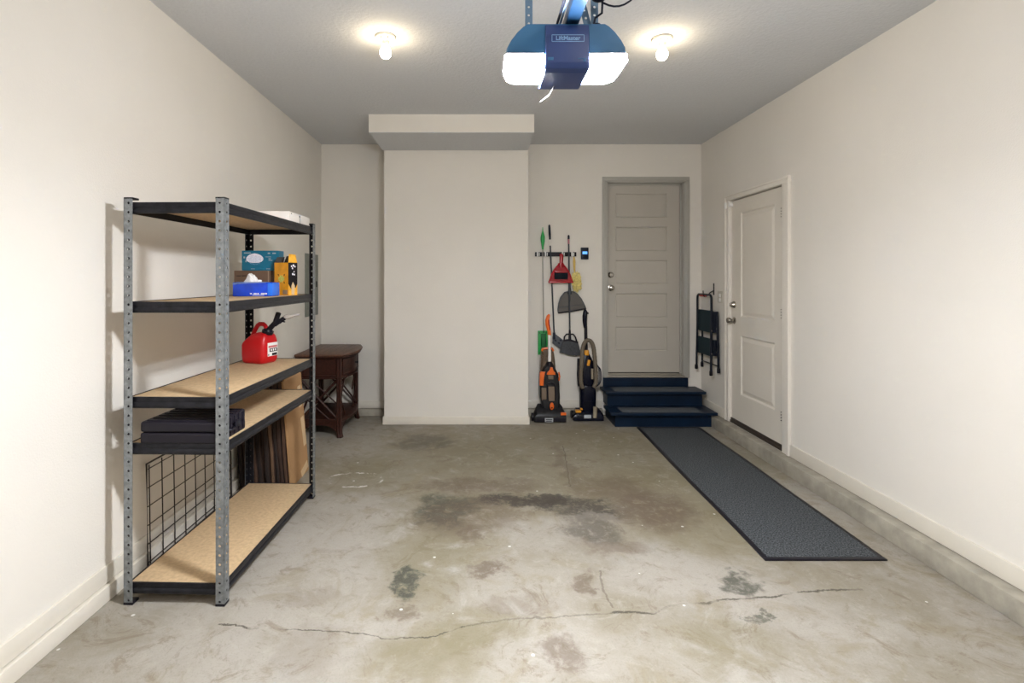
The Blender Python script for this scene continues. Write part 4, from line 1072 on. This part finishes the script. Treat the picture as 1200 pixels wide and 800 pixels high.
# lobby dustpan clipped on the broom pole
t = empty('dustpan', (wx(668), YW - .055, wz(341)), 'smoky grey upright dustpan clipped to the broom pole', 'dustpan')
yd = YW - .030
ol = []
L_ = [(667.0, 340.5), (661, 342.5), (656.5, 348), (654.2, 355), (653.3, 362), (653.8, 366.5)]; R_ = [(686, 361.5), (684, 357), (680.5, 350), (676, 344.5), (670.5, 341)]
ol = [(wx(a_), wz(b_)) for a_, b_ in L_ + R_]
m = MB(); m.prism(ol, 'xz', yd, yd + .005); m.build('pan', 'panglass', t)
m = MB(); m.tube([(x_, yd - .004, z_) for x_, z_ in ol[:6]], .0055, 8); m.tube([(x_, yd - .004, z_) for x_, z_ in ol[6:]] , .0055, 8); m.build('rim', 'slate', t)
m = MB(); m.tube([(wx(653.6), yd - .004, wz(366.3)), (wx(670), yd - .006, wz(364.2)), (wx(686), yd - .004, wz(361.3))], .0075, 8); m.build('lip', 'blackplastic', t)
m = MB(); m.tube([(wx(654.3), yd - .001, wz(360)), (wx(684), yd - .001, wz(356.5))], .003, 6); m.build('crease', 'slate', t)
m = MB(); m.tube([(wx(666.4), yd - .012, wz(328)), (wx(666.6), yd - .012, wz(336)), (wx(666.8), yd - .010, wz(341)), (wx(667), yd - .006, wz(344))], [.013, .014, .018, .026], 12); m.build('neck', 'darkpole', t)

# yellow fluffy duster
t = empty('duster', (wx(672), YW - .05, wz(300)), 'pale yellow fluffy duster hanging at the right end of the rack', 'duster')
m = MB(); m.tube([(wx(671.6), YW - .05, wz(301)), (wx(671.9), YW - .05, wz(306)), (wx(672), YW - .05, wz(312)), (wx(672.4), YW - .05, wz(318)), (wx(672.6), YW - .05, wz(322))], [.005, .011, .010, .007, .006], 10, flat=1.3); m.build('handle', 'yellowh', t)
b = bmesh.new(); bmesh.ops.create_icosphere(b, subdivisions=5, radius=1)
from mathutils import noise as mn
for v in b.verts:
    n_ = mn.noise(v.co * 3.2) * .40 + mn.noise(v.co * 8) * .28
    lob = 1 - .18 * math.exp(-((v.co.z + .05) / .12) ** 2)
    r_ = (1 + n_) * lob; v.co = Vector((wx(674.3) + v.co.x * r_ * .050 + .006 * (-v.co.z), YW - .055 + v.co.y * r_ * .040, wz(329.8) + v.co.z * r_ * .092))
m = MB(); m._add(b); m.build('fluff', 'yellowf', t)

# wall control for the opener
t = empty('wall_control', (wx(684.8), YW, wz(297)), 'dark blue garage door wall control with a small lit blue screen', 'control panel')
m = MB(); m.box(wx(680.4), wx(689.3), YW - .022, YW, wz(303.9), wz(290), .006, 3); m.build('control_body', 'ctrl', t)
m = MB(); m.box(wx(682.2), wx(687.8), YW - .0235, YW - .021, wz(297.8), wz(294.7), .001); m.build('screen', 'screen', t)
m = MB(); m.box(wx(682), wx(688), YW - .025, YW - .021, wz(302.5), wz(299.5), .002); m.build('button', 'vacnavy', t)

# ------------------------------------------------------------------ upright carpet washer (orange)
v1 = empty('carpet_washer', (.70, 5.30, 0), 'orange and graphite upright carpet washer with a white pole beside the chase', 'vacuum cleaner')
YV = 5.25; S = F / YV
def vx(px): return (px - 564) / S
def vz(py): return EYE - (py - 326) / S
# foot
m = MB()
rg = []
x0f, x1f = vx(625.5), vx(663.5)
for y_, zt, ins in ((5.215, .055, .010), (5.222, .085, .004), (5.25, .115, 0), (5.30, .150, .004), (5.36, .165, .02), (5.42, .13, .03)):
    rg.append([(x0f + ins, y_, .012), (x1f - ins, y_, .012), (x1f - ins, y_, zt * .62), (x1f - ins - .03, y_, zt), (x0f + ins + .03, y_, zt), (x0f + ins, y_, zt * .62)])
m.loft(rg); ft = m.build('foot', 'grp', v1)
m = MB(); m.box(x0f + .02, x1f - .012, 5.212, 5.222, .016, .052, .004); m.build('front_nozzle', 'blackplastic', ft)
for x_, r_ in ((vx(624.5), .042), (vx(662.5), .036)):
    m = MB(); m.lathe([(r_ * .6, -.013), (r_, -.010), (r_, .010), (r_ * .6, .013)], (x_, 5.34 if x_ > .6 else 5.30, r_), 'x', 20); m.build('wheel', 'blackplastic', v1)
m = MB(); m.box(vx(638), vx(647.6), 5.208, 5.214, vz(493.2), vz(488.6), .001); lb = m.build('label', 'lab', ft)
m = MB(); m.box(vx(639), vx(646.6), 5.207, 5.209, vz(490.6), vz(489.6)); m.box(vx(639.4), vx(646), 5.207, 5.209, vz(492.4), vz(491.4)); m.build('label_print', 'darkmetal', lb)
m = MB(); m.box(vx(656.6), vx(663), 5.213, 5.238, vz(485.4), vz(482.4), .004); m.build('side_clip', 'orange', ft)
# body
def sect(px0, px1, py, y0, y1, ch=.02):
    a_, b_, z_ = vx(px0), vx(px1), vz(py); return [(a_ + ch, y0, z_), (b_ - ch, y0, z_), (b_, y0 + ch, z_), (b_, y1, z_), (a_, y1, z_), (a_, y0 + ch, z_)]
m = MB(); m.loft([sect(637, 656, 481, 5.27, 5.42), sect(635, 656.5, 474, 5.265, 5.42), sect(633.6, 657, 466, 5.28, 5.43), sect(633.4, 656.5, 452, 5.29, 5.43), sect(634, 655.5, 440, 5.295, 5.43), sect(637, 652.5, 434, 5.30, 5.42), sect(641, 649, 428, 5.31, 5.40), sect(641.5, 648.5, 426, 5.315, 5.39)]); m.build('body', 'grp', v1)
m = MB(); m.loft([sect(643.2, 650.4, 470, 5.262, 5.30, .004), sect(643.2, 650.4, 466, 5.265, 5.30, .004), sect(642.8, 650.4, 453.5, 5.278, 5.30, .004)]); m.build('water_tank', 'smoke2', v1)
m = MB(); m.tube([(vx(643), 5.28, vz(472)), (vx(642), 5.275, vz(462)), (vx(641.2), 5.283, vz(451)), (vx(645), 5.28, vz(449)), (vx(650.5), 5.283, vz(451)), (vx(652), 5.275, vz(462)), (vx(651.2), 5.28, vz(472))], .007, 8); m.build('tank_frame', 'blackplastic', v1)
m = MB(); m.box(vx(635), vx(641), 5.275, 5.30, vz(470), vz(455), .008); m.build('side_tank', 'smoke2', v1)
m = MB(); m.prism([(vx(641.2), vz(439.5)), (vx(641.8), vz(437)), (vx(644.5), vz(434.5)), (vx(645.2), vz(431)), (vx(648), vz(431)), (vx(648.7), vz(434.5)), (vx(651), vz(437)), (vx(651.3), vz(439.5))], 'xz', 5.270, 5.31, .002); m.build('carry_handle', 'orange', v1)
m = MB(); m.box(vx(643), vx(649), 5.277, 5.30, vz(445), vz(440.3), .003); m.build('latch', 'smoke2', v1)
m = MB(); m.loft([sect(633.0, 637.5, 452.5, 5.285, 5.34, .004), sect(633.0, 637.8, 446, 5.283, 5.34, .004), sect(633.3, 639, 438, 5.285, 5.34, .004), sect(635, 640, 436.5, 5.288, 5.34, .004)]); m.build('side_panel', 'orange', v1)
m = MB(); m.tube([(vx(655.8), 5.31, vz(437)), (vx(656.8), 5.30, vz(442)), (vx(656.2), 5.31, vz(447))], .008, 8); m.build('side_accent', 'orange', v1)
m = MB(); m.lathe([(.012, 0), (.021, -.002), (.020, -.010), (.010, -.014)], (vx(646.8), 5.262, vz(476)), 'y', 20, sy=1.8); m.build('release_button', 'orange', v1)
m = MB(); m.lathe([(.006, 0), (.008, -.005), (.002, -.007)], (vx(646.8), 5.249, vz(477.5)), 'y', 12); m.build('button_dot', 'blackplastic', v1)
# upper tank
m = MB(); m.loft([sect(634.4, 652.8, 436, 5.33, 5.45), sect(635.2, 652.2, 425, 5.335, 5.45), sect(635.8, 651, 416, 5.34, 5.45), sect(636.4, 650.2, 411, 5.345, 5.45), sect(637.5, 649.5, 409, 5.35, 5.44)]); m.build('upper_tank', 'smoke', v1)
m = MB(); m.tube([(vx(636.3), 5.34, vz(412.5)), (vx(637.2), 5.338, vz(410)), (vx(643), 5.332, vz(409)), (vx(649), 5.338, vz(410)), (vx(650), 5.34, vz(412.5))], .011, 8); m.build('tank_rim', 'orange', v1)
# pole and grip
m = MB(); m.tube([(vx(645), 5.315, vz(428)), (vx(644.8), 5.32, vz(392.5))], .0165, 14); m.build('pole', 'whitepole', v1)
m = MB(); gp = [(645, 393.5, .019), (644.4, 388, .019), (642.6, 381, .021), (642.2, 376, .021), (643.6, 371, .019), (644.8, 368.8, .010)]
m.tube([(vx(a_), 5.322, vz(b_)) for a_, b_, _ in gp], [c_ for _, _, c_ in gp], 12); m.build('grip', 'orange', v1)
m = MB(); m.tube([(vx(645.4), 5.309, vz(387)), (vx(644.2), 5.303, vz(380)), (vx(644), 5.303, vz(375))], .006, 8); m.build('trigger', 'redrim', v1)
m = MB(); m.tube([(vx(645), 5.315, vz(430)), (vx(645), 5.315, vz(424.5))], [.028, .022], 12); m.build('pole_collar', 'blackplastic', v1)

# ------------------------------------------------------------------ navy upright vacuum
v2 = empty('upright_vacuum', (1.10, 5.34, 0), 'navy upright vacuum with a looped taupe hose beside the blue steps', 'vacuum cleaner')
YV = 5.29; S = F / YV
m = MB(); rg = []
x0f, x1f = vx(671.5), vx(707.5)
for y_, zt, ins in ((5.265, .050, .008), (5.275, .080, .003), (5.31, .105, 0), (5.37, .120, .01), (5.43, .10, .04)):
    rg.append([(x0f + ins, y_, .010), (x1f - ins, y_, .010), (x1f - ins, y_, zt * .6), (x1f - ins - .03, y_, zt), (x0f + ins + .03, y_, zt), (x0f + ins, y_, zt * .6)])
m.loft(rg); ft = m.build('foot', 'vacnavy', v2)
m = MB(); m.box(vx(684), vx(692.2), 5.262, 5.268, vz(489.2), vz(485.2), .002); m.build('label', 'lab', ft)
m = MB(); m.box(x0f + .004, x1f - .004, 5.2655, 5.275, .012, .030, .003); m.build('bumper', 'blackplastic', ft)
m = MB(); m.box(vx(674.5), vx(681), 5.28, 5.33, .088, .112, .006, mtx=None); m.box(vx(681), vx(686.5), 5.31, 5.36, .108, .128, .006); m.build('pedal', 'gold', v2)
for x_ in (vx(673), vx(705)):
    m = MB(); r_ = .042; m.lathe([(r_ * .6, -.020), (r_, -.016), (r_, .016), (r_ * .6, .020)], (x_, 5.40, r_), 'x', 20); m.build('wheel', 'blackplastic', v2)
def lsec(cx_, w_, py, y0, y1, n=14):
    r_ = []
    for k in range(n):
        a_ = 2 * PI * k / n; r_.append((vx(cx_) + w_ / 2 / S * math.copysign(abs(math.cos(a_)) ** .7, math.cos(a_)), (y0 + y1) / 2 + (y1 - y0) / 2 * math.copysign(abs(math.sin(a_)) ** .7, math.sin(a_)), vz(py)))
    return r_
m = MB(); m.loft([lsec(690, 18, 484, 5.30, 5.44), lsec(690.2, 19, 476, 5.29, 5.45), lsec(690.5, 19.5, 462, 5.30, 5.45), lsec(690, 19, 455, 5.30, 5.45), lsec(689.5, 17, 452, 5.31, 5.44)]); m.build('lower_body', 'vacnavy', v2)
m = MB(); m.loft([lsec(689.5, 15, 454, 5.31, 5.44), lsec(689.5, 18, 450, 5.30, 5.44), lsec(689.5, 19, 438, 5.31, 5.44), lsec(689, 17, 426, 5.32, 5.43), lsec(688.8, 12, 420, 5.33, 5.41), lsec(688.6, 7, 415, 5.34, 5.40)]); m.build('dust_canister', 'vacnavy', v2)
m = MB(); m.tube([(vx(679.5), 5.36, vz(421)), (vx(678.8), 5.35, vz(440)), (vx(680), 5.36, vz(454))], .014, 8); m.tube([(vx(699), 5.37, vz(419)), (vx(699.5), 5.36, vz(427))], .016, 8); m.build('side_hook', 'blackplastic', v2)
m = MB(); m.loft([lsec(688.8, 6.4, 417, 5.335, 5.395), lsec(688.8, 6.6, 414, 5.333, 5.397), lsec(688.6, 6, 411, 5.338, 5.392)]); m.build('collar', 'gold', v2)
m = MB(); m.box(-.0145, .0145, -.008, .004, -.031, .031, .007, 3, mtx=T(vx(690.4), 5.316, vz(425.5)) @ Matrix.Rotation(.22, 4, 'Y')); m.build('power_button', 'gold', v2)
m = MB(); m.tube([(vx(688.6), 5.365, vz(413)), (vx(688.2), 5.37, vz(383))], [.0185, .0165], 12); m.build('pole', 'blackplastic', v2)
m = MB(); gp = [(688, 385, .018), (687.2, 378, .023), (687.2, 371, .026), (687.8, 366, .024), (687.4, 363, .012)]
m.tube([(vx(a_), 5.372, vz(b_)) for a_, b_, _ in gp], [c_ for _, _, c_ in gp], 12); m.tube([(vx(688), 5.36, vz(365)), (vx(691.2), 5.36, vz(368))], .009, 8); m.build('grip', 'vacnavy', v2)
hp = [(683.5, 455), (681.4, 450), (680.8, 440), (681.5, 428), (682.2, 415), (683.5, 406), (686, 400.5), (689.5, 398.7), (693, 400.5), (695.5, 406), (696.8, 416), (698, 430), (698.6, 442), (698.2, 449), (695.5, 454.5)]
sm = []
for i in range(len(hp) - 1):
    for k in range(6):
        t_ = k / 6; p_ = [hp[max(i - 1, 0)], hp[i], hp[i + 1], hp[min(i + 2, len(hp) - 1)]]
        c_ = [0.5 * (2 * p_[1][j] + (p_[2][j] - p_[0][j]) * t_ + (2 * p_[0][j] - 5 * p_[1][j] + 4 * p_[2][j] - p_[3][j]) * t_ ** 2 + (3 * p_[1][j] - p_[0][j] - 3 * p_[2][j] + p_[3][j]) * t_ ** 3) for j in (0, 1)]
        sm.append(c_)
m = MB(); m.tube([(vx(a_), 5.297, vz(b_)) for a_, b_ in sm], [.0225 if i % 2 else .0200 for i in range(len(sm))], 12); m.build('hose', 'hose', v2)
m = MB(); m.tube([(vx(697), 5.272, vz(476)), (vx(696.6), 5.268, vz(488.5))], [.021, .020], 12); m.build('hose_end', 'paleh', v2)
m = MB(); m.tube([(vx(694.2), 5.30, vz(432)), (vx(694.4), 5.298, vz(444))], [.012, .012], 10); m.build('crevice_tool', 'paleh', v2)
for k in range(3):
    pts = []
    for j in range(15):
        a_ = 2 * PI * j / 15; pts.append((vx(699.5 + k * .7) + (.034 + .003 * k) * math.cos(a_) + .012 * math.sin(a_ * .5 + 0), 5.345 - k * .01, vz(441) + (.115 - .01 * k) * math.sin(a_)))
    m = MB(); m.tube(pts, .0042, 6, closed=True); m.build('power_cord', 'cord', v2)

# ------------------------------------------------------------------ folding step ladder hanging on the right wall
ld = empty('step_ladder', (2.31, 5.27, 1.3), 'folded dark two-step ladder hanging on a hook on the right wall', 'step ladder')
yA, yB_ = 5.43, 5.10    # far rail, near rail
xo = 2.285
def rail_x(z): return xo - .0 + .0 * z
m = MB()
lt = [(xo, yA, 1.02)]
for z in (1.15, 1.25): lt.append((xo, yA, z))
for k in range(1, 6): a_ = PI / 2 * k / 6; lt.append((xo, yA - .045 * (1 - math.cos(a_)), 1.265 + .040 * math.sin(a_)))
for k in range(1, 6): a_ = PI / 2 * (1 - k / 6); lt.append((xo, yB_ + .045 * (1 - math.cos(a_)), 1.265 + .040 * math.sin(a_)))
for z in (1.25, 1.15, 1.02): lt.append((xo, yB_, z))
m.tube(lt, .0115, 10)
m.tube([(xo, yA, 1.03), (xo - .01, yA, .53)], .0105, 10); m.tube([(xo, yB_, 1.03), (xo - .004, yB_, .52)], .0125, 10)
m.build('front_frame', 'ladderf', ld)
m = MB(); m.tube([(2.338, yA, 1.12), (2.343, yA + .02, .55)], .010, 10); m.tube([(2.336, yB_ - .01, 1.14), (2.342, yB_ - .03, .55)], .0125, 10)
m.tube([(2.342, yA + .015, .60), (2.342, yB_ - .025, .60)], .0065, 8); m.build('rear_frame', 'ladderf', ld)
for x_, y_, z_ in ((xo - .012, yA, .525), (xo - .005, yB_, .515), (2.343, yA + .02, .545), (2.342, yB_ - .03, .545)):
    m = MB(); m.tube([(x_, y_, z_ + .035), (x_, y_, z_ - .002), (x_, y_, z_ - .012)], [.015, .016, .013], 10); m.build('rubber_foot', 'blackplastic', ld)
m = MB(); m.box(-.010, .012, yB_ + .01, yA - .008, .925, 1.145, .004, mtx=T(xo + .012, 0, 0)); m.build('upper_tread', 'ladderg', ld)
m = MB(); m.box(xo + .0, xo + .020, yB_ + .01, yA - .008, .69, .865, .004); m.build('lower_tread', 'ladderg', ld)
m = MB(); m.box(xo + .010, 2.345, yB_ - .016, yB_ - .008, .93, 1.14, .002); m.box(xo + .010, 2.335, yB_ - .016, yB_ - .008, .70, .86, .002); m.build('side_bracket', 'ladderf', ld)
for z_ in (.95, .72): m = MB(); m.ball((xo - .002, yB_ - .014, z_), .0065); m.ball((2.325, yB_ - .02, z_ + .02), .005); m.build('rivet', 'knob', ld)
m = MB(); m.tube([(xo - .003, yA - .07, 1.292), (xo - .003, yB_ + .12, 1.292)], .010, 8); m.build('red_grip', 'red', ld)
hk = empty('wall_hook', (XR, 5.25, 1.33), 'dark metal hook on the right wall holding the folded ladder', 'hook')
m = MB(); m.box(XR - .006, XR, 5.22, 5.24, 1.30, 1.42, .002); m.build('hook_plate', 'darkmetal', hk)
m = MB(); m.tube([(XR - .004, 5.23, 1.345), (XR - .04, 5.23, 1.325), (XR - .075, 5.23, 1.287), (XR - .10, 5.23, 1.284), (XR - .110, 5.23, 1.31), (XR - .112, 5.23, 1.345)], .0055, 8); m.build('hook_arm', 'darkmetal', hk)

# light switch
sw = empty('light_switch', (XR, 5.09, 1.28), 'beige two-rocker light switch plate between the ladder and the side door', 'light switch')
m = MB(); m.box(XR - .006, XR, 5.04, 5.14, 1.225, 1.345, .002); m.build('plate', 'switch', sw)
for z_ in (1.255, 1.300):
    m = MB(); m.box(XR - .011, XR - .005, 5.072, 5.108, z_ - .017, z_ + .017, .002); m.build('rocker', 'white', sw)

# small separate pieces become objects of their own
def split_pieces(o):
    bm = bmesh.new(); bm.from_mesh(o.data); bm.verts.ensure_lookup_table()
    seen, isl = set(), []
    for v in bm.verts:
        if v.index in seen: continue
        st_, comp = [v], []
        seen.add(v.index)
        while st_:
            a_ = st_.pop(); comp.append(a_.index)
            for e_ in a_.link_edges:
                b_ = e_.other_vert(a_)
                if b_.index not in seen: seen.add(b_.index); st_.append(b_)
        isl.append(set(comp))
    bm.free()
    if len(isl) < 2: return
    src = o.data
    for i, comp in enumerate(isl):
        b = bmesh.new(); b.from_mesh(src); b.verts.ensure_lookup_table()
        bmesh.ops.delete(b, geom=[v for v in b.verts if v.index not in comp], context='VERTS')
        me = bpy.data.meshes.new(src.name); b.to_mesh(me); b.free()
        for m_ in src.materials: 
            if not me.materials or len(me.materials) < len(src.materials): me.materials.append(m_)
        if i == 0: o.data = me
        else:
            c = o.copy(); c.data = me; COL.objects.link(c)
for o in list(bpy.data.objects):
    if o.type == 'MESH' and o.name.split('.')[0] in {'screw', 'marking', 'slot', 'print', 'label_print', 'rivet', 'pedal', 'side_hook', 'latch', 'opening', 'cloth_grip', 'gripper', 'rubber_edge', 'side_bracket', 'flap', 'pleats', 'side_frame'}:
        if o.name.split('.')[0] in {'pleats', 'side_frame', 'rubber_edge'}: continue
        split_pieces(o)

# ------------------------------------------------------------------ light, world, camera
wd = bpy.data.worlds.new('world'); bpy.context.scene.world = wd; wd.use_nodes = True
wd.node_tree.nodes['Background'].inputs[0].default_value = (.02, .02, .022, 1)
wd.node_tree.nodes['Background'].inputs[1].default_value = 1
cam = bpy.data.cameras.new('camera'); co = bpy.data.objects.new('camera', cam); COL.objects.link(co)
co.location = (0, 0, EYE); co.rotation_euler = (PI / 2, 0, 0)
cam.sensor_width = 36; cam.lens = F / 1200 * 36; cam.shift_x = .03; cam.shift_y = -74 / 1200; cam.clip_start = .05
sc = bpy.context.scene; sc.camera = co
sc.view_settings.view_transform = 'Standard'; sc.view_settings.look = 'None'; sc.view_settings.gamma = 1; sc.view_settings.use_curve_mapping = False
sc.view_settings.exposure = 3.3
